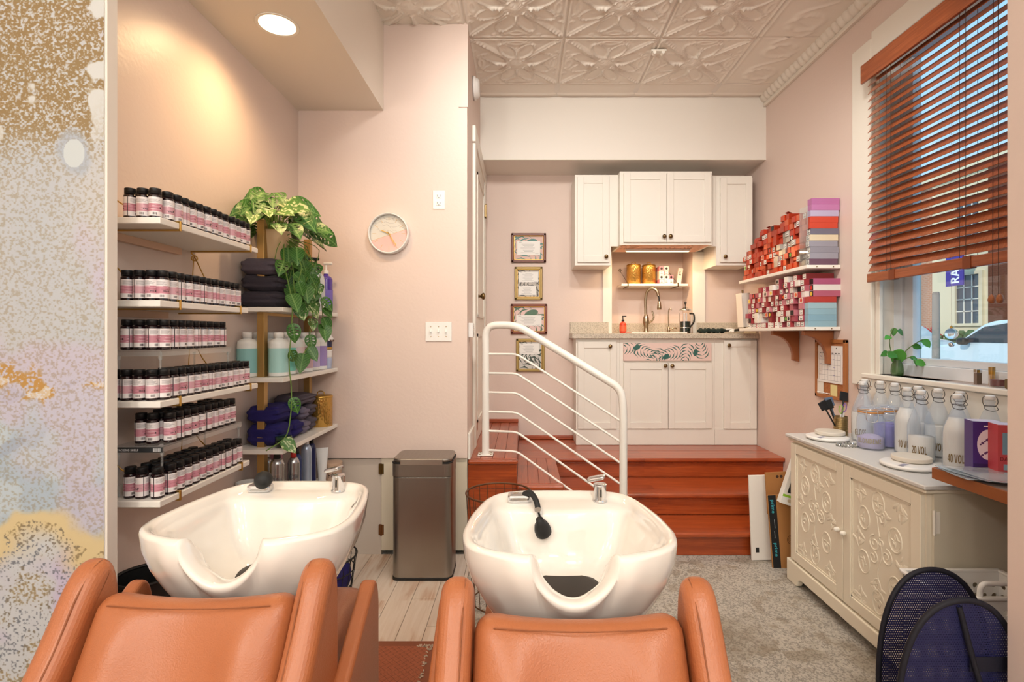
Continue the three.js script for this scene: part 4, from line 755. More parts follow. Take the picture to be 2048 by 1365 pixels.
{
  const y = E[2] + .002;
  towel(-1.235, y, 2.53, .17, .105, .15, navy, 'navy towel at the bottom of the stack by the brass post'); towel(-1.24, y + .106, 2.53, .16, .085, .16, navy, 'navy towel on top of the stack by the brass post');
  towel(-1.24, y, 2.685, .17, .09, .13, navy, 'navy towel at the bottom next to the grey rolls', .05); towel(-1.25, y + .091, 2.685, .16, .09, .13, navy, 'upper navy towel next to the grey rolls', -.05);
  towel(-1.245, y, 2.80, .17, .075, .09, lilac, 'lilac-grey rolled towel at the bottom'); towel(-1.245, y + .076, 2.80, .16, .065, .09, lilac, 'lilac-grey rolled towel in the middle'); towel(-1.25, y, 2.90, .17, .08, .09, grey, 'dark grey rolled towel at the bottom beside the canister');
  towel(-1.25, y + .081, 2.90, .16, .07, .10, grey, 'dark grey rolled towel over the other'); towel(-1.25, y + .152, 2.85, .16, .055, .2, grey, 'grey towel laid across the top of the rolls');
  const u = E[0] + .002;
  towel(-1.245, u, 2.52, .19, .075, .19, char, 'charcoal towel at the bottom of the stack under the plant'); towel(-1.245, u + .076, 2.52, .18, .075, .18, char, 'charcoal towel in the middle under the plant', .06); towel(-1.25, u + .152, 2.52, .17, .08, .18, grey, 'grey towel with navy edge directly under the plant pot', -.06);
  towel(-1.26, u, 2.73, .15, .12, .18, navy, 'navy towel at the bottom behind the trailing leaves'); towel(-1.26, u + .121, 2.73, .15, .12, .18, navy, 'navy towel on top behind the trailing leaves');
}
{ // tall pump bottles on the top board
  const b = thing('pump_bottle', 'tall white pump bottle with black pump', 'bottle'); mesh('bottle', lathe([[0, 0], [.046, .001], [.049, .006], [.049, .17], [.043, .20], [.022, .225], [.018, .235], [0, .235]], 28), phys(0xdde0de, .3), b); mesh('label', cyl(.0495, .08, 28, .0495, true).translate(0, .05, 0), std(0xc9cdd0, .5), b); mesh('pump', [cyl(.02, .02, 18).translate(0, .235, 0), cyl(.007, .045, 10).translate(0, .25, 0), bx(-.045, .018, .29, .305, -.011, .011, .004)], M.black, b); b.position.set(-1.17, E[0] + .0005, -2.93); b.rotation.y = .5;
  const p = thing('pump_bottle', 'slim violet pump bottle with white pump', 'bottle'); mesh('bottle', lathe([[0, 0], [.034, .001], [.037, .006], [.037, .19], [.03, .205], [.014, .215], [.014, .225], [0, .225]], 24), phys(0x4e3798, .25, { clearcoat: .5 }), p); mesh('label', cyl(.0375, .09, 24, .0375, true).translate(0, .04, 0), std(0x7d6cc0, .5), p); mesh('pump', [cyl(.015, .02, 16).translate(0, .225, 0), cyl(.006, .04, 10).translate(0, .24, 0), bx(-.014, .036, .278, .292, -.009, .009, .004)], M.whitePlastic, p); p.position.set(-1.15, E[0] + .0005, -3.03);
  const k = thing('box_carton', 'tall purple carton behind the trailing plant', 'box'); mesh('carton', bx(-.04, .04, 0, .27, -.04, .04, .002), std(0x3f2f7c, .5), k); mesh('top_flap', bx(-.04, .04, .27, .272, -.04, .04), std(0x57449a, .5), k); k.position.set(-1.28, E[0] + .0005, -2.87);
  // cans and tubes on the lowest board
  const y = E[3] + .0005;
  const can = (x, d, r, h, body, cap, label, txt, ch = .03) => { const t = thing('spray_can', label, 'spray can'); mesh('can', lathe([[0, 0], [r, 0], [r, h - .03], [r * .8, h - .012], [r * .45, h], [0, h]], 24), body, t); mesh('cap', lathe([[0, h + ch], [r * .42, h + ch - .004], [r * .5, h], [0, h]], 18), cap, t); if (txt) { const tx = canvasTex(128, 64, (c) => { c.clearRect(0, 0, 128, 64); c.fillStyle = '#4a4e55'; c.font = 'bold 34px serif'; c.textAlign = 'center'; c.fillText(txt, 64, 42); }); mesh('lettering', new THREE.CylinderGeometry(r + .0006, r + .0006, .05, 16, 1, true, -.2, 1.6).translate(0, h * .62, 0), std(0xffffff, .5, { map: tx, transparent: true, alphaTest: .4 }), t); } t.position.set(x, y, -d); t.rotation.y = -.2; };
  const silver = std(0xb8babd, .25, { metalness: .9 });
  can(-1.185, 2.50, .033, .27, silver, M.black, 'large silver spray can with black nozzle', 'KENRA'); can(-1.15, 2.60, .029, .25, silver, std(0xc8322a, .4), 'silver spray can with red nozzle', 'KENRA'); can(-1.185, 2.72, .024, .24, std(0x2b3a6a, .4), M.black, 'dark blue bottle with black cap between the cans'); can(-1.165, 2.79, .027, .275, std(0xb3c2d6, .3, { metalness: .5 }), M.whitePlastic, 'pale blue spray can with white nozzle', null, .045); can(-1.175, 2.885, .022, .26, std(0x1d2452, .3), M.black, 'slim navy bottle beside the white tube'); can(-1.27, 2.56, .03, .26, silver, M.whitePlastic, 'silver can half hidden behind the brass post'); can(-1.27, 2.67, .03, .275, std(0xe0a0b0, .4), M.whitePlastic, 'pink bottle standing at the back of the cans');
  const t = thing('cream_tube', 'white squeeze tube standing on its cap', 'tube'); mesh('tube', (() => { const g = new THREE.CylinderGeometry(.034, .02, .19, 24, 6, true), q = g.attributes.position; for (let i = 0; i < q.count; i++) { const k = (q.getY(i) + .095) / .19; q.setZ(i, q.getZ(i) * (1 - .93 * k)); } g.computeVertexNormals(); return g.translate(0, .12, 0); })(), std2(0xe6e6e4, .4), t); mesh('cap', cyl(.021, .026, 20), M.whitePlastic, t); t.position.set(-1.15, y, -2.97); t.rotation.y = .3;
  const h = thing('tan_tub', 'tan lidded tub with dark lettering on the lowest board', 'tub'); mesh('tub', lathe([[0, 0], [.045, 0], [.05, .005], [.05, .085], [0, .085]], 28), std(0xb79a84, .5), h); mesh('lid', lathe([[.053, .085], [.053, .11], [.05, .113], [0, .113]], 28), std(0xc3a58c, .45), h); mesh('lettering', new THREE.CylinderGeometry(.0505, .0505, .06, 16, 1, true, -.5, 1.6).translate(0, .045, 0), std(0xffffff, .6, { transparent: true, alphaTest: .4, map: canvasTex(128, 64, (c) => { c.fillStyle = '#4a3a30'; c.font = 'bold 40px sans-serif'; c.fillText('HOP', 20, 48); }) }), h); h.position.set(-1.12, y, -3.06);
  const w = thing('white_bowl', 'white ceramic bowl on the lowest board by the post', 'bowl'); mesh('bowl', lathe([[0, .004], [.03, 0], [.045, .05], [.05, .17], [.046, .17], [.04, .05], [0, .01]], 28), M.whitePlastic, w); mesh('foot_ring', cyl(.03, .004, 24), M.whitePlastic, w); w.position.set(-1.30, y, -2.445);
}
{ // trailing monstera in its pot
  const leafShape = (holes) => { const s = new THREE.Shape(); s.moveTo(0, 0); s.bezierCurveTo(.32, .02, .46, .32, .34, .62); s.bezierCurveTo(.26, .82, .08, .96, 0, 1.06); s.bezierCurveTo(-.08, .96, -.26, .82, -.34, .62); s.bezierCurveTo(-.46, .32, -.32, .02, 0, 0); if (holes) for (const sg of [-1, 1]) for (const [x, y, a, b, r] of [[.17, .26, .09, .034, .5], [.19, .44, .10, .035, .4], [.15, .61, .08, .03, .5]]) { const e = new THREE.Path(); e.absellipse(x * sg, y, a, b, 0, Math.PI * 2, true, r * sg); s.holes.push(e); } return s; };
  const bend = (g) => { const p = g.attributes.position; for (let i = 0; i < p.count; i++) { const x = p.getX(i), y = p.getY(i); p.setZ(i, Math.abs(x) * .28 - .34 * y * y); } g.computeVertexNormals(); return g; };
  const LG = [bend(new THREE.ShapeGeometry(leafShape(true), 9)), bend(new THREE.ShapeGeometry(leafShape(false), 9))];
  const leafTex = dataTex(128, 128, (u, v) => { const x = Math.abs((u % 1) - .5) * 2, vein = x < .05 || Math.abs(((v * 7 + x * 2.2) % 1) - .5) < .07, n = fbm(u * 12, v * 12, 3); return vein ? [104, 146, 76] : mixc([36, 84, 26], [70, 122, 42], n); });
  leafTex.repeat.set(1, 1); leafTex.offset.set(.5, 0);
  const paleTex = dataTex(128, 128, (u, v) => { const n = fbm(u * 14, v * 8, 3), x = Math.abs((u % 1) - .5) * 2; return x < .05 ? [90, 130, 60] : n > .55 ? [186, 196, 150] : mixc([50, 100, 34], [96, 140, 64], n * 1.6); }); paleTex.offset.set(.5, 0);
  const LM = [phys(0xffffff, .4, { map: leafTex, side: THREE.DoubleSide, transmission: .12, thickness: 0 }), std2(0xffffff, .42, { map: leafTex }), std2(0xffffff, .45, { map: paleTex })];
  const t = thing('trailing_monstera', 'trailing holey-leaved monstera with variegated leaves in a beige pot', 'plant');
  const C = V(-1.225, E[0] + .236, -2.55), stem = std(0x6a8a3a, .6);
  mesh('pot', lathe([[0, 0], [.06, 0], [.075, .13], [.08, .14], [.072, .14], [.068, .12], [0, .12]], 32).translate(C.x, C.y, C.z), std(0xd9bd95, .6), t); mesh('soil', cyl(.068, .01, 24).translate(C.x, C.y + .118, C.z), std(0x3a2a20, 1), t);
  const up = V(0, 1, 0), put = (p, dir, size, mi, gi) => { const l = mesh('leaf', LG[gi], LM[mi], t); l.position.copy(p); const z = V(rr(.2, .9), rr(.2, .8), rr(.6, 1.2)).normalize(), y = dir.clone().normalize(), x = y.clone().cross(z).normalize(); z.copy(x).cross(y); l.quaternion.setFromRotationMatrix(new THREE.Matrix4().makeBasis(x, y, z)); l.scale.setScalar(size); };
  for (let i = 0; i < 46; i++) {                               // the crown
    const a = i * 2.399, k = Math.sqrt((i + 1) / 46), top = C.clone().add(V(Math.cos(a) * .15 * k + .06 * k, .13 + .17 * (1 - k * k) + rr(-.02, .03), Math.sin(a) * .23 * k + .02)); top.x = Math.max(top.x, -1.31);
    const mid = C.clone().lerp(top, .55); mid.y += .09;
    mesh('stalk', tube([C.clone().add(V(Math.cos(a) * .03, .12, Math.sin(a) * .03)), mid, top], .0022, 10, 5), stem, t);
    put(top, V(Math.cos(a) * .8 + .35, rr(-.7, .15), Math.sin(a)), rr(.085, .135), i % 4 === 0 ? 2 : 1, i % 4 ? 0 : 1);
  }
  const vines = [[[-1.14, .33, 2.48], [-1.10, .15, 2.47], [-1.10, .0, 2.46], [-1.105, -.14, 2.45], [-1.09, -.26, 2.44], [-1.08, -.38, 2.41], [-1.10, -.48, 2.40], [-1.16, -.53, 2.34]], [[-1.12, .34, 2.6], [-1.09, .2, 2.66], [-1.095, .12, 2.7], [-1.10, .02, 2.68], [-1.10, -.06, 2.66], [-1.10, -.1, 2.6]], [[-1.12, .34, 2.7], [-1.08, .22, 2.76], [-1.075, .12, 2.78], [-1.08, .05, 2.8]], [[-1.12, .33, 2.52], [-1.10, .2, 2.5], [-1.095, .13, 2.56]], [[-1.14, .33, 2.64], [-1.09, .24, 2.6], [-1.085, .15, 2.62]]];
  vines.forEach((v, vi) => {
    const pts = v.map(([x, y, d]) => V(x, H0 + y, -d)); pts.unshift(C.clone().add(V(.05, .13, 0))); const cv = new THREE.CatmullRomCurve3(pts);
    mesh('vine', new THREE.TubeGeometry(cv, 50, .0028, 6), stem, t); const n = vi === 0 ? 9 : 7;
    for (let i = 1; i <= n; i++) { const k = i / n, p = cv.getPoint(Math.min(.995, vi === 0 ? Math.pow(k, 1.0) : k)); if (vi === 0 && k > .45 && i % 2) continue; put(p, V(rr(.1, .8), rr(-1, -.35), rr(-.8, .8)), rr(.06, .1) * (vi === 0 && k > .5 ? .8 : 1), rnd() < .22 ? 2 : 1, rnd() < .7 ? 0 : 1); }
  });
  for (let i = 0; i < 26; i++) { const p = V(rr(-1.2, -1.07), H0 + rr(.17, .42), -rr(2.46, 2.82)); put(p, V(rr(.1, .6), rr(-1, -.4), rr(-.6, .8)), rr(.06, .105), rnd() < .2 ? 2 : 1, i % 3 ? 0 : 1); mesh('stalk', tube([C.clone().add(V(.05, .12, 0)), p.clone().add(V(.02, .07, .01)), p], .002, 8, 5), stem, t); }
  settle(t);
}
{ // trash can
  const t = thing('trash_can', 'brushed steel step trash can with flat lid', 'trash can');
  const br = dataTex(512, 64, (u, v) => { const n = 150 + 60 * fbm(u * 200, v * 3, 2); return [n, n, n]; }, { srgb: false, sx: .3, sy: .6 });
  const steel = std(0x9a948c, .5, { metalness: 1, roughnessMap: br }), w = .165;
  const sh = (k, b) => { const s = new THREE.Shape(), W = w * k, D = .115 * k, r = .045; s.moveTo(-W + r, -D); s.lineTo(W - r, -D); s.quadraticCurveTo(W, -D, W, -D + r); s.lineTo(W, D - r); s.quadraticCurveTo(W, D, W - r, D); s.lineTo(-W + r, D); s.quadraticCurveTo(-W, D, -W, D - r); s.lineTo(-W, -D + r); s.quadraticCurveTo(-W, -D, -W + r, -D); return s; };
  mesh('foot', ext(sh(1), .016, .002).rotateX(-Math.PI / 2), M.black, t);
  mesh('body', ext(sh(.985), .545, .002).rotateX(-Math.PI / 2).translate(0, .016, 0), steel, t);
  mesh('collar', ext(sh(1), .075, .003).rotateX(-Math.PI / 2).translate(0, .563, 0), steel, t);
  mesh('lid', ext(sh(.97), .022, .008, 4).rotateX(-Math.PI / 2).translate(0, .64, 0), steel, t);
  mesh('lid_rim', ext(sh(1.005), .008, .002).rotateX(-Math.PI / 2).translate(0, .634, 0), M.black, t);
  mesh('front_tab', bx(-.115, .115, .628, .662, -.118, -.112, .003).translate(0, 0, .0), std(0xb8b2a8, .35, { metalness: 1 }), t);
  t.position.set(-.548, .0085, -2.92);
}
function wireBasket(label, x, d, r, h, wire, squash = 1) {
  const t = thing('wire_basket', label, 'basket');
  for (const k of [0, .35, .68, 1]) mesh('hoop', new THREE.TorusGeometry(r * (.8 + .2 * k), k === 1 ? .005 : .003, 6, 40).rotateX(1.5708).translate(0, .004 + k * (h - .008), 0), wire, t);
  for (let i = 0; i < 22; i++) { const a = i / 22 * 6.283; mesh('wire', rod([r * .8 * Math.cos(a), .004, r * .8 * Math.sin(a)], [r * Math.cos(a), h - .004, r * Math.sin(a)], .0018, 5), wire, t); }
  t.scale.x = squash; t.position.set(x, .0005, -d); return t;
}
wireBasket('tall rusty wire basket in front of the wooden landing', -.12, 2.62, .165, .55, std(0x6b4a34, .6, { metalness: .6 }));
{
  const t = wireBasket('black wire basket of navy cloths behind the left basin', -1.0, 2.6, .16, .23, M.black); t.position.y = .0085;
  const c = mesh('rolled_cloth', soft(.24, .16, .24, .07, 12, 8, 12, (q) => { q.y += .012 * Math.sin(q.x * 50) * Math.cos(q.z * 40); }).translate(0, .1, 0), navy, t);
  const b = thing('black_bin', 'black plastic bin on the floor under the hung shelves', 'bin'); mesh('body', lathe([[0, 0], [.075, 0], [.09, .54], [.086, .54], [.072, .01], [0, .01]], 28), M.black, b); mesh('rim', new THREE.TorusGeometry(.09, .006, 8, 36).rotateX(1.5708).translate(0, .54, 0), M.black, b); b.position.set(-1.25, .0085, -1.72);
}
// ---------------------------------------------------------------- shampoo chairs with basins
function basinGeo() {
  const half = [[0, .185], [.06, .184], [.12, .172], [.175, .15], [.214, .112], [.229, .06], [.228, 0], [.222, -.06], [.21, -.12], [.193, -.18], [.168, -.215], [.12, -.234], [.06, -.24], [0, -.241]];   // x, z(+ towards the sitter)
  const pts = half.map(([x, z]) => V(x, 0, z)).concat(half.slice(1, -1).reverse().map(([x, z]) => V(-x, 0, z))), cv = new THREE.CatmullRomCurve3(pts, true, 'centripetal');
  const tab = []; for (let i = 0; i < 2000; i++) { const p = cv.getPoint(i / 2000); tab.push([Math.atan2(p.x, p.z), Math.hypot(p.x, p.z)]); } tab.sort((a, b) => a[0] - b[0]);
  const R = (th) => { let lo = 0, hi = tab.length - 1; while (hi - lo > 1) { const m = (lo + hi) >> 1; if (tab[m][0] <= th) lo = m; else hi = m; } const [a, r] = tab[lo], [b, q] = tab[hi]; return b === a ? r : r + (q - r) * Math.min(1, Math.max(0, (th - a) / (b - a))); };
  const NT = 288, rows = [];
  for (let i = 0; i < NT; i++) {
    const th = -Math.PI + (i + .5) / NT * 2 * Math.PI, r = R(th), a = Math.abs(th), front = Math.exp(-Math.pow(a / .36, 4)), back = sstep(2.2, 2.75, a);
    const notch = .088 * Math.pow(Math.max(0, 1 - (a / .43) ** 2), .55), swell = .012 * Math.exp(-Math.pow((a - .54) / .16, 2)), H = -notch + .004 * back;
    const sx = Math.sin(th), sz = Math.cos(th), out = [];
    const P = (k, y) => out.push([sx * k, y, sz * k]);
    // outside, from the foot upwards
    P(.0, -.235); P(r * .35, -.235); P(r * .56, -.215); P(r * .70, -.18); P(r * .83 + .004 * front, Math.min(-.13, H - .05)); P(r * .93 + swell * .4, Math.min(-.085, H - .032)); P(r * .985 + swell, Math.min(-.045, H - .018)); P(r + swell * .7, H - .010); P(r - .002, H - .003);
    // lip
    P(r - .010, H); P(r - .018 - .012 * front, H - .002); P(r - .026 - .02 * front, H - .009);
    // deck at the back, then the bowl
    const dk = .058 * back; P(r - .030 - .025 * front - dk * .2, Math.min(H - .018, -.014)); P(r - .034 - .03 * front - dk, Math.min(H - .022, -.017)); P((r - .04 - dk) * .97 - .028 * front, Math.min(H - .035, -.034));
    const q = r - .05 - dk - .02 * front; P(q * .95, Math.min(H - .05, -.075)); P(q * .86, -.118); P(q * .70, -.150); P(q * .48, -.168); P(q * .24, -.174); P(.0, -.175);
    rows.push(out);
  }
  const n = rows[0].length, pos = [], idx = [];
  for (const o of rows) for (const p of o) pos.push(...p);
  for (let i = 0; i < NT; i++) for (let j = 0; j < n - 1; j++) { const a = i * n + j, b = ((i + 1) % NT) * n + j; idx.push(a, b, a + 1, b, b + 1, a + 1); }
  const g = new THREE.BufferGeometry(); g.setAttribute('position', new THREE.Float32BufferAttribute(pos, 3)); g.setIndex(idx); const m = mergeVertices(g, 1e-5); m.computeVertexNormals(); return m;
}
const BG = basinGeo(), RIM = .922;
function shampooChair(name, label, spray) {
  const t = thing(name, label, 'salon chair');
  const b = mesh('basin', BG, M.porcelain, t); b.position.y = RIM; b.userData.label = 'glossy white porcelain basin with a neck notch';
  // drain plate
  mesh('drain_cover', lathe([[0, .014], [.06, .013], [.078, .008], [.083, 0], [0, 0]], 40).scale(1.05, 1, .92).translate(0, RIM - .171, -.045), std(0x2a221d, .55), t);
  // taps on the deck
  const tap = mesh('mixer_tap', lathe([[0, 0], [.019, 0], [.019, .004], [.0165, .008], [.0165, .042], [.0175, .046], [0, .046]], 28).translate(.105, RIM - .015, -.198), M.chrome, t);
  mesh('tap_lever', soft(.046, .012, .03, .005, 6, 3, 5, (q) => { q.y += q.x * .25 + .004; }).rotateY(-.35).translate(.094, RIM + .043, -.194), M.chrome, tap); mesh('tap_gap', bx(-.002, .002, 0, .02, 0, .001).translate(.105, RIM - .0, -.1815), M.black, tap);
  const hd = mesh('spray_holder', soft(.062, .022, .036, .008, 8, 4, 6).translate(-.108, RIM - .004, -.196), M.chrome, t);
  if (spray === 'hanging') {
    mesh('spray_hose', tube([[-.095, RIM + .006, -.19], [-.08, RIM + .014, -.175], [-.066, RIM + .002, -.155], [-.06, RIM - .018, -.142]], .0075, 20, 10), M.rubber, t);
    const s = mesh('spray_head', lathe([[0, .05], [.009, .05], [.0105, .036], [.017, .028], [.0205, .012], [.0205, 0], [.016, -.003], [0, -.003]], 24).rotateX(.55).rotateZ(.25).translate(-.048, RIM - .066, -.118), M.rubber, t); mesh('collar', cyl(.0085, .016, 16).rotateX(.55).rotateZ(.25).translate(-.058, RIM - .028, -.139), M.chrome, s);
  } else {
    const s = mesh('spray_head', lathe([[0, 0], [.019, 0], [.0225, .006], [.0225, .02], [.016, .032], [0, .034]], 28).rotateX(2.05).rotateZ(.2).translate(-.088, RIM + .030, -.182), M.rubber, t);
    mesh('nozzle_ring', new THREE.TorusGeometry(.013, .0014, 6, 24).rotateX(2.05 - 1.5708).rotateZ(.2).translate(-.088, RIM + .0305, -.1815), std(0x6b6f72, .4), s);
  }
  // pedestal in leather
  mesh('pedestal', soft(.40, .66, .30, .03, 8, 8, 8).translate(0, .345, -.01), M.leather, t);
  mesh('pedestal_foot', bx(-.21, .21, 0, .02, -.16, .14, .004), M.black, t);
  // arms like fins
  const arm = new THREE.Shape(); arm.moveTo(.185, .30); arm.lineTo(.185, .80); arm.bezierCurveTo(.185, .875, .20, .905, .225, .903); arm.bezierCurveTo(.265, .90, .29, .835, .335, .775); arm.bezierCurveTo(.39, .70, .46, .655, .56, .645); arm.lineTo(.80, .635); arm.quadraticCurveTo(.85, .63, .85, .58); arm.lineTo(.85, .30); arm.lineTo(.185, .30);
  const ag = ext(arm, .060, .026, 7).rotateY(-Math.PI / 2);
  for (const s of [-1, 1]) {
    const a = mesh('armrest', ag.clone().translate(s * .218 + .03, 0, 0), M.leather, t);
    mesh('arm_seam', tube([[0, .80, .1865], [0, .88, .196], [0, .904, .225], [0, .865, .275], [0, .775, .3345], [0, .69, .42], [0, .647, .56], [0, .637, .80]].map(([x, y, z]) => [s * .218 - s * .014, y - .003, z]), .0016, 60, 5), M.leather, a);
    const side = new THREE.Shape(); side.moveTo(.02, .02); side.lineTo(.02, .72); side.quadraticCurveTo(.03, .80, .07, .775); side.bezierCurveTo(.20, .70, .34, .58, .50, .55); side.lineTo(.82, .54); side.lineTo(.82, .02); side.lineTo(.02, .02);
    mesh('side_panel', ext(side, .034, .010, 4).rotateY(-Math.PI / 2).translate(s * .262 + .017, 0, 0), M.leather, t);
  }
  // reclined back with side bolsters, seat and leg pad
  const tilt = .50;
  mesh('backrest', soft(.372, .46, .085, .04, 36, 30, 6, (q) => {
    const u = q.x / .186, v = q.y / .23, f = q.z > 0 ? 1 : 0;
    q.z += f * (.018 * Math.exp(-Math.pow((Math.abs(u) - .62) / .22, 2)) * sstep(1, .5, v) - .010 * Math.exp(-(u * u) / .12)) ; if (v > .5) q.y -= .016 * (1 - u * u) * (v - .5) * 2;
  }).rotateX(-tilt).translate(0, .645, .335), M.leather, t);
  mesh('back_seam', tube([[-.15, .2, .05], [-.05, .195, .052], [.05, .195, .052], [.15, .2, .05]].map(([x, y, z]) => [x, y, z - .006]), .0012, 20, 5).rotateX(-tilt).translate(0, .645, .335), M.leather, t);
  mesh('seat', soft(.372, .13, .50, .05, 20, 6, 20, (q) => { if (q.y > 0) q.y -= .012 * Math.cos(q.x * 8) * Math.cos(q.z * 5); }).translate(0, .43, .66), M.leather, t);
  mesh('seat_base', bx(-.19, .19, .02, .37, -.80, -.15, .01).translate(0, 0, 0), M.leather, t);
  return t;
}
shampooChair('shampoo_chair', 'tan leather shampoo chair and basin beside the mural wall, spray head upright', 'upright').position.set(-.612, .0095, -1.226);
shampooChair('shampoo_chair', 'tan leather shampoo chair and basin before the steps, spray head hanging', 'hanging').position.set(.10, .0, -1.17);
// ---------------------------------------------------------------- colour-box shelves on the right wall
const RB = 1.928;
function wallShelf(y, xf, d0, d1, label, brackets) {
  const s = thing('wall_shelf', label, 'shelf');
  mesh('board', bx(xf, RB, y - .022, y, d0, d1, .003), M.shelf, s);
  for (const d of brackets) {
    const sh = new THREE.Shape(); sh.moveTo(0, 0); sh.lineTo(.185, 0); sh.lineTo(.185, -.028); sh.bezierCurveTo(.11, -.03, .055, -.08, .042, -.165); sh.lineTo(.042, -.205); sh.lineTo(0, -.215); sh.lineTo(0, 0);
    mesh('bracket', ext(sh, .034, .004).rotateY(Math.PI).translate(RB, y - .0225, -(d - .017)), M.oak, s).userData.label = 'curved wooden bracket';
  }
  for (const x of [.06, .16]) mesh('screw', cyl(.004, .002, 8).rotateX(1.5708).translate(xf + x, y - .011, -d0 + .001), M.nickel, s);
  return settle(s);
}
const T1 = H0 + .418, T2 = H0 + .042;
wallShelf(T1, 1.722, 3.135, 4.12, 'upper white wall shelf carrying copper-red colour boxes', []);
wallShelf(T2, 1.712, 3.135, 4.09, 'lower white wall shelf on two curved wooden brackets', [3.22, 3.62]);
{
  const L = .17, W = .0465, H = .0365, geo = bx(0, L, 0, H, -W / 2, W / 2, .0012), endG = plane(.036, .029).rotateY(-Math.PI / 2).translate(-.0006, H / 2, 0), discG = new THREE.CircleGeometry(.0125, 16).rotateY(-Math.PI / 2).translate(-.0006, H / 2, 0), flapG = bx(-.03, 0, H - .002, H - .001, -W / 2, W / 2).rotateZ(-.35).translate(.012, .006, 0);
  const foil = (c) => std(c, .3, { metalness: .55 }), mt = (c) => std(c, .45);
  const copper = [foil(0xc24a26), foil(0xb03a1c), foil(0xd0603a), mt(0xb8391f), foil(0xa8402a)], silver = [foil(0x9a938c), foil(0xb8b2aa)], cream = mt(0xe4d8c8), brown = mt(0x7a4630), pinks = [mt(0xb8606e), mt(0xa84a58), mt(0xc47a84), mt(0x9c3438), mt(0x8a2a2c)], white = mt(0xe8e2da);
  const barM = std(0xffffff, .5, { map: labelBar }), discs = [0xe8602c, 0x1a1414, 0x6fae3a, 0xe8c43a, 0xf0e6da, 0xd83a2c].map((c) => std(c, .5));
  function box(x, y, d, m, lab, group, extra) {
    const b = thing('colour_box', lab, 'box', group); mesh('carton', geo, m, b);
    if (extra === 'bar') mesh('end_label', endG, barM, b); else if (extra === 'disc') { const q = mesh('end_panel', plane(.04, .032).rotateY(-Math.PI / 2).translate(-.0005, H / 2, 0), rnd() < .5 ? M.black : cream, b); mesh('shade_disc', discG, pick(discs), q).position.x = -.0006; } else if (extra === 'flap') mesh('torn_flap', flapG, m, b);
    b.position.set(x, y, -d); return b;
  }
  const rows1 = [10, 9, 9, 9, 9, 10, 10, 9, 8, 9, 9, 9, 9, 9, 8, 8, 7, 6, 6, 5], gA = 'colour boxes on the upper shelf', gB = 'colour boxes on the lower shelf';
  const near1 = [0x6d4e62, 0x9a98a4, 0x8e8c98, 0x95939f, 0xd8c9ac, 0x6f6c7c, 0xc8452e, 0xc8452e, 0xb4aac6, 0xb876a6, 0xb06a9c];
  const nm1 = ['plum', 'silver', 'silver-grey', 'silver-streaked', 'cream', 'dark grey', 'orange-red', 'orange-red', 'lavender', 'pink', 'orchid pink'];
  near1.forEach((c, i) => { const b = box(1.742 + (i > 8 ? .012 : i % 3 * .003), T1 + .0005 + i * .0368, 3.162, mt(c), (i === 7 ? 'second ' : '') + nm1[i] + ' colour box ' + 'in the near end stack of the upper shelf', gA, i < 6 ? 'bar' : null); });
  rows1.forEach((n, c) => { if (c === 0) return; const d = 3.162 + c * .0478; for (let i = 0; i < n; i++) { if (rnd() < .035 && i > 1 && i === n - 1) continue; const grey = c > 0 && c < 9 && i < 8 && fbm(c * .55 + 3, i * .5 + 1, 2) > .58; const m = grey ? pick(silver) : c < 4 && i < 3 ? pick([cream, brown, copper[0]]) : pick(copper); const r = rnd(); box(1.735 + rr(-.008, .018) + (rnd() < .1 ? .035 : 0), T1 + .0005 + i * .0368, d, m, grey ? 'silver foil colour box among the copper ones on the upper shelf' : m === cream || m === brown ? 'cream or brown colour box low on the upper shelf' : 'copper-red foil colour box stacked on the upper shelf', gA, r < .2 ? 'bar' : r < .34 ? 'flap' : r < .4 ? 'disc' : null); } });
  const near2 = [0x8fb4c4, 0x86adc0, 0x8fb4c4, 0x9dbcc8, 0xb03a34, 0xb05c74, 0xe0dad6, 0xa85478], nm2 = ['pale blue', 'light blue', 'sky blue', 'powder blue', 'red', 'rose pink', 'white', 'magenta pink'];
  near2.forEach((c, i) => box(1.735 + (i > 3 ? .03 : 0) * (i !== 4), T2 + .0005 + i * .0368, 3.162, mt(c), nm2[i] + ' colour box in the near end stack of the lower shelf', gB, i > 4 ? 'disc' : null));
  for (let c = 1; c < 18; c++) { const d = 3.162 + c * .0478, n = [9, 8, 9, 7, 9, 8, 8, 9, 8, 7, 8, 9, 8, 7, 7, 8, 6, 5][c - 1]; for (let i = 0; i < n; i++) { if (i > 2 && i === n - 1 && rnd() < .3) continue; const r = rnd(), m = r < .8 ? pick(pinks) : white; box(1.728 + rr(-.008, .02) + (rnd() < .12 ? .04 : 0), T2 + .0005 + i * .0368, d, m, m === white ? 'white colour box among the pink ones on the lower shelf' : 'pink colour box stacked end-on on the lower shelf', gB, r < .36 || i === 0 ? 'bar' : r < .56 ? 'disc' : null); } }
  const ac = thing('acrylic_divider', 'clear acrylic divider at the near end of the upper boxes', 'divider'); mesh('sheet', bx(1.728, 1.731, T1 + .0005, T1 + .36, 3.136, 3.23), M.acrylic, ac); mesh('foot', bx(1.728, 1.74, T1 + .0003, T1 + .0025, 3.136, 3.23), M.acrylic, ac); settle(ac);
}
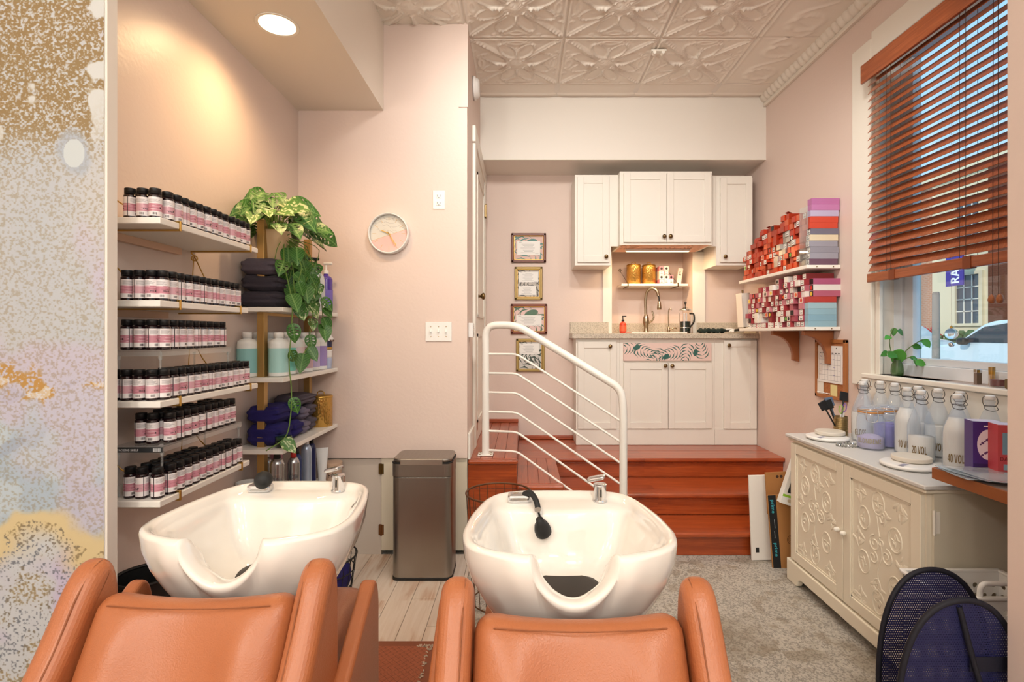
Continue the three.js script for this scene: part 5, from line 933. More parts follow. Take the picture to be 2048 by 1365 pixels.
{ // paper towel roll and cork board
  const p = thing('paper_towel_roll', 'paper towel roll hanging upright from the shelf end', 'paper towel'); mesh('roll', cyl(.052, .27, 28), std(0xeae4da, .9), p); mesh('core_rod', [rod([0, -.03, 0], [0, .30, 0], .008), cyl(.02, .015, 14).translate(0, -.035, 0)], M.bronze, p); mesh('hanging_sheet', bx(-.001, .001, 0, .27, -.1, .0).translate(-.052, 0, 0), std(0xefe9e0, .9), p); p.position.set(1.79, H0 + .055, -4.17); p.rotation.z = .06;
  const c = thing('cork_board', 'wood-framed cork board with a calendar page under the shelf', 'cork board'), x = RB - .006;
  const cork = dataTex(128, 128, (u, v) => mixc([150, 88, 46], [186, 122, 74], fbm(u * 40, v * 40, 2)), { sx: .2, sy: .2 });
  const y0 = H0 - .405, y1 = H0 - .035, d0 = 3.06, d1 = 3.38;
  mesh('cork', bx(x - .006, x + .004, y0 + .01, y1 - .01, d0 + .01, d1 - .01), std(0xffffff, .9, { map: cork }), c);
  mesh('frame', [bx(x - .014, x + .005, y0, y0 + .022, d0, d1, .003), bx(x - .014, x + .005, y1 - .022, y1, d0, d1, .003), bx(x - .014, x + .005, y0, y1, d0, d0 + .022, .003), bx(x - .014, x + .005, y0, y1, d1 - .022, d1, .003)], std(0xa86a38, .5), c);
  const cal = canvasTex(256, 256, (k) => { k.fillStyle = '#e9e7e4'; k.fillRect(0, 0, 256, 256); k.strokeStyle = '#77767a'; k.lineWidth = 1.5; for (let i = 0; i < 6; i++) { k.beginPath(); k.moveTo(12, 60 + i * 36); k.lineTo(244, 60 + i * 36); k.stroke(); } for (let i = 0; i < 8; i++) { k.beginPath(); k.moveTo(12 + i * 33, 60); k.lineTo(12 + i * 33, 240); k.stroke(); } k.fillStyle = '#444'; for (let i = 0; i < 7; i++) k.fillRect(18 + i * 33, 48, 20, 5); k.beginPath(); k.arc(60, 16, 5, 0, 7); k.arc(200, 16, 5, 0, 7); k.fill(); k.fillStyle = '#77a'; for (let i = 0; i < 12; i++) k.fillRect(20 + (i * 71) % 210, 72 + (i * 36) % 160, 16, 3); });
  mesh('calendar_page', [plane(.25, .23).rotateY(-Math.PI / 2).translate(x - .012, H0 - .19, -3.22)], std2(0xffffff, .7, { map: cal }), c); mesh('page_stack', bx(x - .0115, x - .006, H0 - .305, H0 - .075, 3.096, 3.345), M.whitePlastic, c);
  mesh('note', plane(.07, .1).rotateY(-Math.PI / 2).translate(x - .009, H0 - .34, -3.325), std(0xe8e4da, .8), c); mesh('note', plane(.07, .07).rotateY(-Math.PI / 2).translate(x - .009, H0 - .35, -3.18), std(0xe3d79a, .8), c);
  for (let i = 0; i < 9; i++) mesh('push_pin', new THREE.SphereGeometry(.004, 8, 6).translate(x - .012, y0 + .03, -3.35 + i * .016), M.whitePlastic, c); settle(c);
}
// ---------------------------------------------------------------- carved cabinet and what stands on it
const CT = .80, CX = 1.473, CD0 = 1.89, CD1 = 2.85;
{
  const c = thing('carved_cabinet', 'ivory cabinet with two doors carved in scrolls and ovals', 'cabinet'), xf = CX;
  mesh('body', [bx(xf + .012, 1.905, .09, CT - .018, CD0 + .012, CD1 - .012)], M.ivory, c); mesh('end_panel', bx(xf + .03, 1.9, .1, CT - .03, CD0, CD0 + .011), std(0xd6ceba, .5), c);
  mesh('top', [bx(xf - .02, 1.91, CT - .017, CT, CD0 - .02, CD1 + .015, .005)], std(0xd2d0cc, .4), c); mesh('top_moulding', bx(xf - .008, 1.9, CT - .034, CT - .0175, CD0 - .008, CD1 + .006, .006), M.ivory, c);
  const pl = new THREE.Shape(); pl.moveTo(0, 0); pl.lineTo(.09, 0); pl.quadraticCurveTo(.11, .0, .115, .03); pl.quadraticCurveTo(.13, .05, .16, .05); const LL = CD1 - CD0 + .02; pl.lineTo(LL - .16, .05); pl.quadraticCurveTo(LL - .13, .05, LL - .115, .03); pl.quadraticCurveTo(LL - .11, 0, LL - .09, 0); pl.lineTo(LL, 0); pl.lineTo(LL, .115); pl.lineTo(0, .115); pl.lineTo(0, 0);
  mesh('plinth', ext(pl, .03, .005).rotateY(Math.PI / 2).translate(xf - .014, 0, -(CD0 - .01)), M.ivory, c); mesh('plinth_end', bx(xf, 1.9, .0, .1, CD0 - .006, CD0 + .012), M.ivory, c); mesh('plinth_end', bx(xf, 1.9, .0, .1, CD1 - .012, CD1 + .006), M.ivory, c);
  const E3 = (yc, dc, ry, rd, r = .0045) => { const p = []; for (let i = 0; i < 24; i++) { const a = i / 24 * 6.2832; p.push([0, yc + ry * Math.cos(a), -(dc + rd * Math.sin(a))]); } return tube(p, r, 40, 6, true).scale(1, 1, 1); };
  const scroll = (yc, dc, s, fl, turns = 1.4, r = .0042) => { const p = []; for (let i = 0; i <= 22; i++) { const k = i / 22, a = k * turns * 6.2832, q = s * (1 - .8 * k); p.push([0, yc + q * Math.cos(a), -(dc + fl * q * Math.sin(a))]); } return tube(p, r, 40, 6); };
  const leafy = (yc, dc, n, s) => { const o = []; for (let i = 0; i < n; i++) { const a = rr(0, 6.28), l = rr(.5, 1) * s; o.push(new THREE.SphereGeometry(1, 8, 6).scale(.004, l, l * .34).rotateX(a).translate(0, yc + Math.cos(a) * s * .9 + rr(-.3, .3) * s, -(dc + Math.sin(a) * s * .9 + rr(-.3, .3) * s))); } return o; };
  const mid = (CD0 + CD1) / 2;
  for (const [a, b, far] of [[CD0 + .018, mid - .002, 0], [mid + .002, CD1 - .018, 1]]) {
    const y0 = .125, y1 = CT - .045, w = .05, d = mesh('door', [bx(xf - .006, xf + .012, y0, y1, a, a + w, .003), bx(xf - .006, xf + .012, y0, y1, b - w, b, .003), bx(xf - .006, xf + .012, y0, y0 + w, a + w, b - w, .003), bx(xf - .006, xf + .012, y1 - w, y1, a + w, b - w, .003), bx(xf + .003, xf + .012, y0 + w, y1 - w, a + w, b - w)], M.ivory, c);
    mesh('inner_bead', [bx(xf - .001, xf + .005, y0 + w, y1 - w, a + w, a + w + .008), bx(xf - .001, xf + .005, y0 + w, y1 - w, b - w - .008, b - w), bx(xf - .001, xf + .005, y0 + w, y0 + w + .008, a + w, b - w), bx(xf - .001, xf + .005, y1 - w - .008, y1 - w, a + w, b - w)], M.ivory, d);
    const dc = (a + b) / 2, q = (b - a) / 2 - w - .02, g = [];
    const ovals = [[.645, dc + .01], [.555, dc + q * .62], [.53, dc - q * .55], [.365, dc + q * .62], [.335, dc - q * .55], [.235, dc + .01]];
    for (const [y, e] of ovals) { g.push(E3(y, e, .048, .036), E3(y, e, .041, .029, .002)); g.push(...leafy(y, e, 7, .017)); }
    for (const [y, e, s, f, tn] of [[.47, dc + q * .2, .035, 1, 1.5], [.44, dc - q * .25, .035, -1, 1.5], [.41, dc + q * .25, .03, -1, 1.3], [.49, dc - q * .05, .022, 1, 1.2], [.30, dc + .01, .03, 1, 1.3], [.59, dc - .01, .026, -1, 1.3]]) g.push(scroll(y, e, s, f, tn));
    g.push(tube([[0, .60, -(dc + .02)], [0, .52, -(dc + .005)], [0, .44, -(dc - .012)], [0, .36, -(dc + .012)], [0, .29, -(dc)]], .004, 40, 6));
    for (const [y, e] of [[.66, dc + q * .75], [.645, dc - q * .72], [.205, dc + q * .75], [.215, dc - q * .75], [.45, dc - q * .8], [.46, dc + q * .85], [.60, dc - q * .1], [.285, dc + q * .1]]) g.push(...leafy(y, e, 12, .027));
    mesh('carving', g.map((z) => z.translate(xf + .004, 0, 0)), M.ivory, d).userData.label = 'carved relief of ovals, scrolls and leaves';
    mesh('knob', new THREE.SphereGeometry(.011, 14, 10).scale(1.3, 1, 1).translate(xf - .02, .445, -(far ? a + .022 : b - .022)), M.trim, d);
  }
  mesh('hinge', [bx(CX + .03, CX + .05, .62, .70, CD0 - .004, CD0), rod([CX + .028, .615, -CD0 + .003], [CX + .028, .705, -CD0 + .003], .005)], M.trim, c); settle(c);
}
const handTex = (txt, fill, font = 46) => canvasTex(512, 96, (k) => { k.fillStyle = fill; k.font = 'bold ' + font + 'px sans-serif'; k.textAlign = 'center'; k.fillText(txt, 256, 66); });
function swingBottle(x, d, fill, txt, label, milk = 0xe6ded2) {
  const t = thing('swing_top_bottle', label, 'bottle'), r = .05;
  mesh('glass', lathe([[0, .003], [r - .004, 0], [r, .006], [r, .145], [r * .93, .165], [r * .62, .21], [.019, .243], [.0165, .256], [.0155, .272], [.018, .276], [.018, .284], [.014, .284]], 32), M.bottleGlass, t);
  const f = .145 * Math.min(1, fill), pr = [[0, .006], [r - .005, .007], [r - .0035, .012], [r - .0035, Math.min(f, .145)]]; if (fill > 1) pr.push([r * .88, .165], [r * .57, .208]); pr.push([0, pr[pr.length - 1][1]]);
  mesh('liquid', lathe(pr, 28), std(milk, .5), t); mesh('stopper', lathe([[0, .304], [.014, .304], [.017, .301], [.017, .288], [.011, .284], [0, .284]], 20), M.whitePlastic, t);
  mesh('wire_bail', [new THREE.TorusGeometry(.0185, .0013, 6, 24).rotateX(1.5708).translate(0, .262, 0), tube([[.0185, .262, 0], [.024, .275, .004], [.02, .298, 0], [0, .302, 0], [-.02, .298, 0], [-.024, .275, .004], [-.0185, .262, 0]], .0013, 30, 5), tube([[.0185, .262, .004], [.02, .25, .016], [0, .244, .022], [-.02, .25, .016], [-.0185, .262, .004]], .0013, 24, 5)], std(0x4a4644, .4, { metalness: .8 }), t);
  if (txt) mesh('lettering', new THREE.CylinderGeometry(r + .0008, r + .0008, .06, 24, 1, true, -1.6, 2.3).translate(0, .045, 0), std(0xffffff, .5, { map: handTex(txt, '#7a6238', 74), transparent: true, alphaTest: .35, side: THREE.DoubleSide }), t);
  t.position.set(x, CT + .0005, -d); t.rotation.y = -.35;
}
swingBottle(1.745, 2.655, 1, 'GLOSS', 'swing-top bottle with a G, next to the brush cup'); swingBottle(1.845, 2.79, .3, null, 'nearly empty swing-top bottle behind the G bottle'); swingBottle(1.858, 2.688, .9, null, 'swing-top bottle between the empty one and the jars'); swingBottle(1.86, 2.587, 1, null, 'full swing-top bottle right behind the jars');
swingBottle(1.765, 2.375, 1.2, '10 VOL', 'swing-top bottle ending in OL beside the lilac jar'); swingBottle(1.733, 2.25, .72, '20 VOL', 'swing-top bottle lettered 20 with a low milk line'); swingBottle(1.86, 2.435, .9, null, 'swing-top bottle at the back against the window'); swingBottle(1.858, 2.315, .95, '30 VOL', 'swing-top bottle between the 20 bottle and the window'); swingBottle(1.765, 2.10, 1.2, '40 VOL', 'full swing-top bottle lettered VOL in front of the purple box'); swingBottle(1.86, 2.20, 1, null, 'swing-top bottle behind the full VOL bottle'); swingBottle(1.86, 2.06, .95, null, 'swing-top bottle beside the purple game box');
function clipJar(x, d, fillH, col, txt, label) {
  const t = thing('clip_jar', label, 'jar'), r = .058;
  mesh('glass', lathe([[0, .003], [r - .004, 0], [r, .008], [r, .145], [r * .86, .165], [r * .86, .175]], 36), M.bottleGlass, t); mesh('powder', lathe([[0, .006], [r - .005, .008], [r - .004, fillH], [r * .5, fillH + .012], [0, fillH + .006]], 28), std(col, .9), t);
  mesh('lid', lathe([[r * .9, .178], [r * .93, .19], [r * .7, .204], [0, .208]], 36), M.bottleGlass, t); mesh('seal', new THREE.TorusGeometry(r * .88, .004, 8, 36).rotateX(1.5708).translate(0, .177, 0), std(0xc98a4a, .6), t); mesh('band', [new THREE.TorusGeometry(r * .9, .0016, 6, 36).rotateX(1.5708).translate(0, .168, 0), new THREE.TorusGeometry(r * .94, .0016, 6, 36).rotateX(1.5708).translate(0, .188, 0), tube([[-.02, .19, r * .92], [-.024, .165, r + .006], [-.018, .14, r + .008], [.018, .14, r + .008], [.024, .165, r + .006], [.02, .19, r * .92]], .0018, 26, 5)], M.chrome, t);
  if (txt) mesh('lettering', new THREE.CylinderGeometry(r + .0008, r + .0008, .045, 24, 1, true, -1.5, 2.6).translate(0, .042, 0), std(0xffffff, .5, { map: handTex(txt, '#9d9478', 64), transparent: true, alphaTest: .35, side: THREE.DoubleSide }), t);
  t.position.set(x, CT + .0005, -d); t.rotation.y = -.5;
}
clipJar(1.665, 2.475, .055, 0xb9aecb, 'BLONDEME', 'clip-top jar with white lettering and a little lilac powder'); clipJar(1.775, 2.52, .105, 0x8f86c8, null, 'clip-top jar nearly full of lilac powder');
function scale(x, d, label) { const t = thing('kitchen_scale', label, 'scale'); mesh('base', lathe([[0, 0], [.085, 0], [.1, .008], [.1, .016], [.09, .021], [0, .021]], 44), M.whitePlastic, t); mesh('platform', lathe([[0, .021], [.062, .021], [.07, .027], [.07, .04], [.066, .043], [0, .043]], 44).translate(.025, 0, -.02), std(0xdcd4c6, .4), t); mesh('display', plane(.05, .02).rotateX(-Math.PI / 2).rotateY(.5).translate(-.055, .0215, .045), std(0x8d8fae, .3), t); t.position.set(x, CT + .0005, -d); }
scale(1.585, 2.69, 'round white kitchen scale at the far end of the carved cabinet'); scale(1.59, 2.13, 'round white kitchen scale at the near end of the carved cabinet');
{
  const b = thing('bead_bracelet', 'coiled string of grey beads on the cabinet top', 'bracelet'); mesh('cord', new THREE.TorusGeometry(.04, .0015, 5, 40).rotateX(1.5708).translate(0, .006, 0), M.black, b); for (let i = 0; i < 20; i++) { const a = i * .314; mesh('bead', new THREE.SphereGeometry(.0058, 10, 8).translate(.04 * Math.cos(a), .006, .04 * Math.sin(a)), i % 3 ? std(0x8a8a82, .4) : M.chrome, b); } b.position.set(1.59, CT + .001, -2.53); b.scale.set(1.2, 1, .9);
  const c = thing('brush_cup', 'ribbed metal cup full of tint brushes and whisks', 'cup'), ribs = []; for (let i = 0; i < 9; i++) ribs.push(new THREE.TorusGeometry(.034, .0018, 5, 28).rotateX(1.5708).translate(0, .012 + i * .01, 0));
  mesh('cup', lathe([[0, .002], [.032, 0], [.034, .004], [.034, .105], [.032, .105], [.03, .006], [0, .005]], 28), std(0xb49c70, .3, { metalness: .9 }), c); mesh('ribs', ribs, std(0xa8905f, .35, { metalness: .9 }), c);
  const br = (a, t2, l, col, head, hc) => { const g = new THREE.Group(); const m = mesh('brush', rod([0, .02, 0], [0, l, 0], .0045), col, c); m.rotation.set(t2, 0, a); mesh('brush_head', head === 'flat' ? bx(-.022, .022, l, l + .05, -.004, .004, .003) : [0, 1, 2, 3].map((k) => tube([[0, l, 0], [.012, l + .02, 0], [.009, l + .04, 0], [0, l + .05, 0]], .0012, 12, 4).rotateY(k * 1.57)), hc, m); };
  br(.55, .1, .17, M.black, 'flat', M.black); br(.32, -.1, .15, M.black, 'flat', M.black); br(.05, .1, .12, M.whitePlastic, 'whisk', std(0x9ad02a, .5)); br(-.14, .0, .125, M.whitePlastic, 'whisk', std(0x8a5ac0, .5)); br(-.2, -.2, .19, M.black, 'flat', M.black); br(.18, -.25, .16, std(0x5a6a80, .5), 'flat', std(0x5a6a80, .5)); c.position.set(1.715, CT + .0005, -2.79);
  // pothos in a jar on the sill and small things along it
  const p = thing('pothos_cutting', 'pothos cutting in a small green jar on the sill', 'plant'); mesh('jar', lathe([[0, 0], [.025, 0], [.03, .02], [.026, .06], [.018, .075], [.02, .085]], 24), phys(0x86a878, .06, { transmission: .7, thickness: 0 }), p);
  const st = std(0x5d7a34, .6), lm = [std2(0x4f9a34, .35), std2(0x3d7c30, .35)], sh = new THREE.Shape(); sh.moveTo(0, 0); sh.bezierCurveTo(.5, .1, .5, .6, 0, 1); sh.bezierCurveTo(-.5, .6, -.5, .1, 0, 0); const lg = new THREE.ShapeGeometry(sh, 8), q = lg.attributes.position; for (let i = 0; i < q.count; i++) q.setZ(i, Math.abs(q.getX(i)) * .3 - q.getY(i) ** 2 * .25); lg.computeVertexNormals();
  const stalks = [[[0, .05, 0], [-.03, .12, 0], [-.04, .19, 0], [-.015, .25, .0], [.0, .235, 0]], [[0, .05, 0], [.03, .13, .02], [.05, .17, .06], [.055, .19, .1]], [[0, .06, 0], [-.02, .11, -.01], [-.05, .13, .01], [-.07, .115, .02]], [[0, .05, 0], [.02, .09, .03], [.03, .1, .06], [.03, .08, .085]]];
  stalks.forEach((s, i) => { mesh('stem', tube(s, .0022, 20, 5), st, p); const cv = new THREE.CatmullRomCurve3(s.map((a) => V(...a))); for (const k of [.55, .8, 1]) { const l = mesh('leaf', lg, lm[(i + (k > .7)) % 2], p), o = cv.getPoint(k); l.position.copy(o); l.scale.setScalar(k === 1 ? .05 : .042); l.rotation.set(rr(-1.2, -.2), rr(-1, .4), rr(1.6, 4.4)); } });
  const big = mesh('leaf', lg, lm[0], p); big.position.set(.0, .14, .03); big.scale.setScalar(.09); big.rotation.set(.2, -.5, 2.9); p.position.set(1.955, 1.1305, -2.70);
  const s2 = thing('tealight_glass', 'small glass with dark red candle on the window sill', 'candle'); mesh('glass', lathe([[0, 0], [.03, 0], [.034, .05], [.032, .05], [.028, .004], [0, .004]], 24), M.glass, s2); mesh('wax', cyl(.028, .025, 24).translate(0, .005, 0), std(0x6a2318, .4), s2); s2.position.set(1.96, 1.1305, -2.13);
  const s3 = thing('gold_tube', 'short gold tube standing on the window sill', 'tube'); mesh('tube', cyl(.011, .06, 18), M.brass, s3); mesh('cap', cyl(.0115, .018, 18).translate(0, .06, 0), M.gold, s3); s3.position.set(1.995, 1.1305, -2.20);
  const s5 = thing('lighter_tin', 'small striped tin on the window sill', 'tin'); mesh('tin', bx(-.012, .012, 0, .05, -.008, .008, .002), std(0x8a7d74, .3, { metalness: .7 }), s5); mesh('lid', bx(-.0125, .0125, .05, .066, -.0085, .0085, .002), M.chrome, s5); s5.position.set(1.975, 1.1305, -2.245);
  const s4 = thing('woven_tray', 'woven tray with a wooden brush at the end of the sill', 'tray'); mesh('tray', bx(-.035, .035, 0, .04, -.07, .07, .006), std(0x6e5a3c, .9), s4); mesh('brush_handle', soft(.02, .09, .024, .009, 4, 8, 4, (v) => { v.x += v.y * .3; }).translate(-.005, .08, .02), std(0x6a3c22, .5), s4); s4.position.set(1.96, 1.1305, -2.0);
}
{ // desk end with boxes
  const d = thing('desk', 'wood-edged desk top beside the carved cabinet', 'desk'); mesh('top', bx(1.49, 1.92, .83, .866, 1.41, 1.868, .002), std(0x8d7c70, .4), d); mesh('edge_band', [bx(1.478, 1.489, .828, .867, 1.40, 1.87, .002), bx(1.489, 1.92, .828, .867, 1.8685, 1.876, .002)], M.oak, d); mesh('leg', bx(1.86, 1.9, 0, .829, 1.44, 1.48), M.oak, d); mesh('leg', bx(1.86, 1.9, 0, .829, 1.80, 1.84), M.oak, d); mesh('support_rail', bx(1.88, 1.9, .75, .828, 1.481, 1.799), M.oak, d); settle(d);
  const fl = thing('plastic_sleeves', 'glossy clear plastic sleeves lying on the desk corner', 'plastic sleeve'); for (let i = 0; i < 3; i++) mesh('sleeve', soft(.17, .0014, .19, .0006, 14, 1, 14, (q) => { q.y += .004 * Math.sin(q.x * 30 + i * 2) * Math.cos(q.z * 26 + i) + .004; }).rotateY(.2 * i - .2).translate(i * .012 - .02, .002 + i * .005, i * .012), phys(0xe6ecf0, .08, { transmission: .6, thickness: 0 }), fl); fl.position.set(1.565, .8685, -1.75);
  const gb = (x, dd, turn, bg, draw, label) => { const t = thing('game_box', label, 'box'); mesh('carton', bx(-.044, .044, 0, .175, -.03, .03, .001), std(bg, .45), t); const tx = canvasTex(176, 350, draw); mesh('front_print', plane(.086, .172).translate(0, .0875, .0304), std(0xffffff, .45, { map: tx }), t); mesh('top_print', plane(.086, .058).rotateX(-Math.PI / 2).translate(0, .1754, 0), std(0xd8cce0, .45), t); t.position.set(x, .8675, -dd); t.rotation.y = turn; };
  gb(1.632, 1.832, -.3, 0x46287a, (k) => { k.fillStyle = '#46287a'; k.fillRect(0, 0, 176, 350); k.fillStyle = '#efe6ee'; k.beginPath(); k.ellipse(88, 160, 66, 108, 0, 0, 7); k.fill(); k.fillStyle = '#5a3a6c'; for (let i = 0; i < 26; i++) { k.beginPath(); k.arc(40 + (i * 37) % 98, 76 + (i * 53) % 170, 4 + i % 6, 0, 7); k.fill(); } k.fillStyle = '#fff'; k.font = 'bold 20px sans-serif'; k.fillRect(60, 24, 56, 8); k.fillStyle = '#33195e'; k.fillRect(0, 296, 176, 26); }, 'purple boxed game with a cream figure print');
  gb(1.655, 1.762, -.3, 0xc84c52, (k) => { k.fillStyle = '#c84c52'; k.fillRect(0, 0, 176, 350); k.fillStyle = '#7fa3b8'; k.fillRect(24, 50, 130, 150); k.fillStyle = '#e8d8c8'; k.beginPath(); k.arc(96, 110, 26, 0, 7); k.fill(); k.fillStyle = '#3a2a30'; k.fillRect(60, 140, 60, 12); k.fillStyle = '#7c1f28'; k.font = 'bold 36px sans-serif'; k.fillText('DANGER', 8, 244); k.fillStyle = '#8fb0c0'; k.fillRect(30, 266, 116, 40); }, 'red boxed game lettered DANGER');
}
{ // perforated basket and mesh hamper
  const t = thing('laundry_basket', 'white plastic basket with round holes in front of the cabinet end', 'basket'), W = .34, H = .5, D = .19;
  const wall = (w, n, name) => { const s = new THREE.Shape([[-w / 2, .0], [w / 2, .0], [w / 2, H], [-w / 2, H]].map(([x, y]) => new THREE.Vector2(x, y))); const m = Math.floor(w / .034); for (let j = 0; j < 3; j++) for (let i = 0; i < m; i++) { const p = new THREE.Path(); p.absarc(-w / 2 + (i + .5) * w / m, H - .05 - j * .038, .0095, 0, 6.2832, true); s.holes.push(p); } for (let i = 0; i < m; i++) for (let j = 0; j < 3; j++) { const x = -w / 2 + (i + .5) * w / m, y0 = .04 + j * .105; s.holes.push(new THREE.Path([[x - .006, y0], [x - .006, y0 + .085], [x + .006, y0 + .085], [x + .006, y0]].map(([a, b]) => new THREE.Vector2(a, b)))); } return new THREE.ExtrudeGeometry(s, { depth: .003, bevelEnabled: false, curveSegments: 5 }); };
  mesh('front_wall', wall(W).translate(0, 0, D / 2), M.whitePlastic, t); mesh('back_wall', wall(W).translate(0, 0, -D / 2), M.whitePlastic, t); for (const s of [-1, 1]) mesh('side_wall', wall(D).rotateY(Math.PI / 2).translate(s * W / 2, 0, 0), M.whitePlastic, t);
  mesh('base', bx(-W / 2, W / 2, 0, .004, -D / 2, D / 2), M.whitePlastic, t); mesh('rim', [bx(-W / 2 - .008, W / 2 + .008, H - .006, H + .004, D / 2 - .004, D / 2 + .012, .003), bx(-W / 2 - .008, W / 2 + .008, H - .006, H + .004, -D / 2 - .012, -D / 2 + .004, .003), bx(-W / 2 - .012, -W / 2 + .004, H - .006, H + .004, -D / 2, D / 2, .003), bx(W / 2 - .004, W / 2 + .012, H - .006, H + .004, -D / 2, D / 2, .003)], M.whitePlastic, t);
  mesh('handle', bentRod([[-.065, H, D / 2], [-.06, H + .045, D / 2], [.06, H + .045, D / 2], [.065, H, D / 2]], .008, .02), M.whitePlastic, t); t.position.set(1.535, .0005, -1.76);
  const h = thing('mesh_hamper', 'navy pop-up mesh hamper with black piping', 'hamper');
  const net = dataTex(32, 32, (u, v) => { const a = Math.hypot(((u * 4 + (Math.floor(v * 4) % 2) * .5) % 1) - .5, ((v * 4) % 1) - .5) < .2 ? 0 : 255; return [a, a, a]; }, { srgb: false }); net.repeat.set(1, 1);
  const nm = (ru, rv) => { const q = net.clone(); q.repeat.set(ru, rv); q.needsUpdate = true; return std2(0x1a1c4a, .6, { alphaMap: q, transparent: true }); };
  const arch = (w, hh) => { const s = new THREE.Shape(); s.moveTo(-w, 0); s.lineTo(-w * 1.0, hh * .45); s.bezierCurveTo(-w * .98, hh * .85, -w * .55, hh, 0, hh); s.bezierCurveTo(w * .55, hh, w * .98, hh * .85, w, hh * .45); s.lineTo(w, 0); s.lineTo(-w, 0); return s; };
  const fm = nm(36, 36), bend2 = (g, k) => { const p = g.attributes.position; for (let i = 0; i < p.count; i++) p.setZ(i, p.getZ(i) + k * Math.cos(p.getX(i) * 6)); g.computeVertexNormals(); return g; };
  for (const [z, nme, hh] of [[.09, 'front_panel', .615], [-.09, 'back_panel', .60]]) { const ox = z > 0 ? -.085 : 0, s = arch(.175, hh), pp = s.getSpacedPoints(70).map((q) => [q.x + ox, q.y, z + (z > 0 ? .02 : -.02) * Math.cos(q.x * 6)]); const m = mesh(nme, bend2(new THREE.ShapeGeometry(s, 20), z > 0 ? .02 : -.02).translate(ox, 0, z), fm, h); mesh('piping', tube(pp, .008, 120, 8, true), std(0x0e0e1c, .7), m); }
  for (const s of [-1, 1]) mesh('side_panel', plane(.2, .27).rotateY(Math.PI / 2 - .44).translate(s * .172 - .0425, .135, 0), fm, h); mesh('bottom', bx(-.2, .13, 0, .004, -.09, .09), std(0x1a1c4a, .8), h);
  mesh('strap', tube([[-.1, .60, .112], [-.05, .40, .118], [.03, .2, .105]], .007, 20, 6), std(0x0e0e1c, .7), h); mesh('tag_patch', bx(-.07, .05, .42, .46, -.1125, -.111), std(0x0c0c20, .7), h); mesh('pocket', bx(-.08, .09, .18, .35, -.1125, -.111), std(0x101230, .7), h); mesh('laundry', soft(.28, .14, .13, .06, 10, 6, 8, (q) => { q.y += .015 * Math.sin(q.x * 30); }).translate(-.04, .08, 0), navy, h);
  h.position.set(1.30, .0005, -1.535);
}
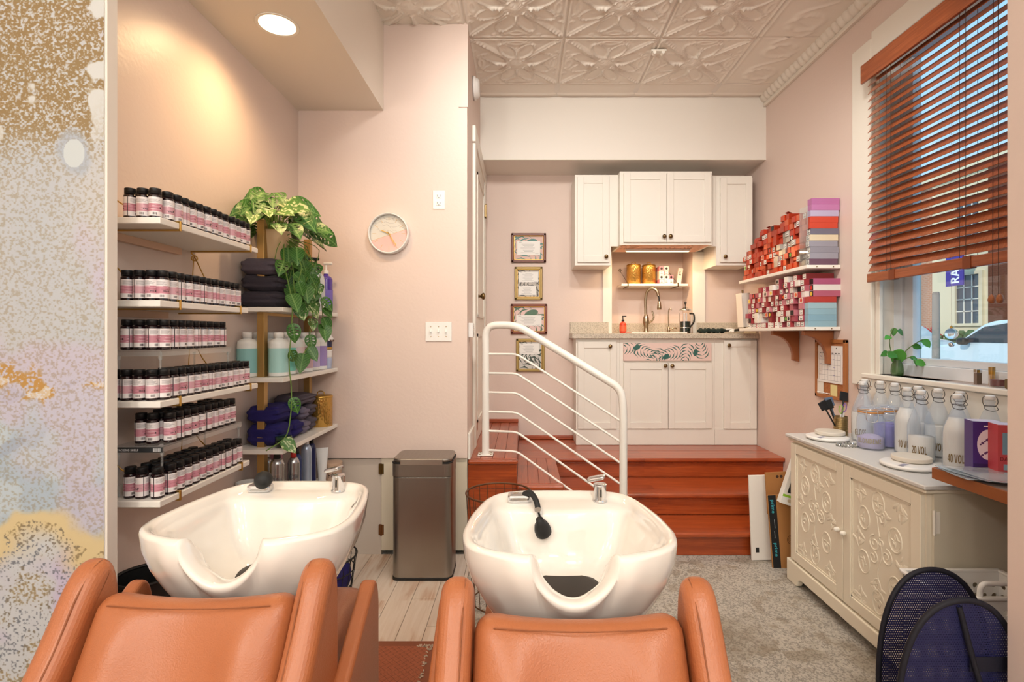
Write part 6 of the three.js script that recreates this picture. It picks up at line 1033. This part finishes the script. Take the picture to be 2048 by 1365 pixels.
{ // flattened boxes and a paper bag by the steps
  const p = (name, label, w, hh, mat, x, y, d, rz, prints) => { const t = thing(name, label, name === 'paper_bag' ? 'bag' : 'box'); const b = mesh('sheet', bx(-w / 2, w / 2, 0, hh, -.006, .006, .001), mat, t); for (const [nme, pw, ph, px, py, tex] of prints) mesh(nme, plane(pw, ph).translate(px, py, .0065), std(0xffffff, .7, { map: tex, transparent: true, alphaTest: .3 }), t); t.position.set(x, y, -d); t.rotation.z = rz; t.rotation.x = -.04; return t; };
  const tape = canvasTex(64, 512, (k) => { k.fillStyle = '#17191c'; k.fillRect(0, 0, 64, 512); k.save(); k.translate(48, 0); k.rotate(Math.PI / 2); k.fillStyle = '#3fb6c4'; k.font = 'bold 34px sans-serif'; k.fillText('prime', 30, 26); k.fillText('prime', 330, 26); k.fillStyle = '#cfd4d6'; k.font = '14px sans-serif'; k.fillRect(170, 8, 60, 3); k.fillRect(250, 14, 50, 3); k.restore(); });
  const logo = canvasTex(96, 96, (k) => { k.strokeStyle = '#6a4424'; k.lineWidth = 5; k.beginPath(); k.arc(48, 48, 40, 0, 7); k.stroke(); k.lineWidth = 3; k.beginPath(); k.arc(48, 48, 28, .4, 5.4); k.stroke(); k.beginPath(); k.arc(48, 48, 15, 2, 7); k.stroke(); }), dots = canvasTex(96, 48, (k) => { k.fillStyle = '#43291a'; k.beginPath(); k.arc(24, 24, 18, 0, 7); k.fill(); k.beginPath(); k.arc(72, 24, 18, 0, 7); k.fill(); }), bar = canvasTex(32, 128, (k) => { k.fillStyle = '#7a5230'; for (let i = 0; i < 9; i++) k.fillRect(6, 8 + i * 13, 18, 6); });
  p('cardboard_box', 'white flattened carton leaning by the steps', .22, .50, std(0xe9e4dc, .8), 1.475, .003, 3.085, .02, [['slot', .02, .03, -.075, .06, canvasTex(8, 8, (k) => { k.fillStyle = '#222'; k.fillRect(0, 0, 8, 8); })]]);
  p('cardboard_box', 'brown flattened carton with black printed tape edge', .30, .42, M.cardboard, 1.592, .003, 2.985, .06, [['tape', .045, .42, -.125, .21, tape], ['printed_logo', .06, .06, -.03, .16, logo]]);
  p('cardboard_box', 'small brown carton piece with two dark dots', .22, .24, std(0xa87440, .85), 1.545, .30, 3.03, .05, [['dot_print', .045, .022, -.03, .215, dots], ['barcode_print', .018, .08, -.02, .12, bar]]);
  const b = thing('paper_bag', 'white and green paper bag lettered 365', 'bag'); mesh('bag', bx(-.11, .11, 0, .30, -.02, .02, .002), std(0xe8e8e2, .7), b);
  mesh('bag_print', plane(.218, .298).translate(0, .15, .0204), std(0xffffff, .7, { map: canvasTex(256, 350, (k) => { k.fillStyle = '#e9e9e4'; k.fillRect(0, 0, 256, 350); k.fillStyle = '#8fc531'; k.fillRect(0, 286, 256, 16); k.fillStyle = '#15171a'; k.fillRect(24, 190, 74, 82); k.save(); k.translate(78, 268); k.rotate(-Math.PI / 2); k.fillStyle = '#fff'; k.font = 'bold 40px sans-serif'; k.fillText('365', 4, -8); k.restore(); k.fillStyle = '#7fae3c'; k.beginPath(); k.ellipse(150, 150, 46, 26, .5, 0, 7); k.fill(); k.fillStyle = '#c7b89a'; k.beginPath(); k.ellipse(60, 322, 20, 12, 0, 0, 7); k.fill(); }) }), b);
  mesh('handle', tube([[-.045, .295, .01], [-.04, .34, .012], [.04, .34, .012], [.045, .295, .01]], .0035, 20, 6), M.cardboard, b); b.position.set(1.56, .36, -2.945); b.rotation.z = -.32;
}
scene.traverse((o) => { if (o.isMesh) { o.castShadow = true; o.receiveShadow = true; } });
renderer.render(scene, camera);
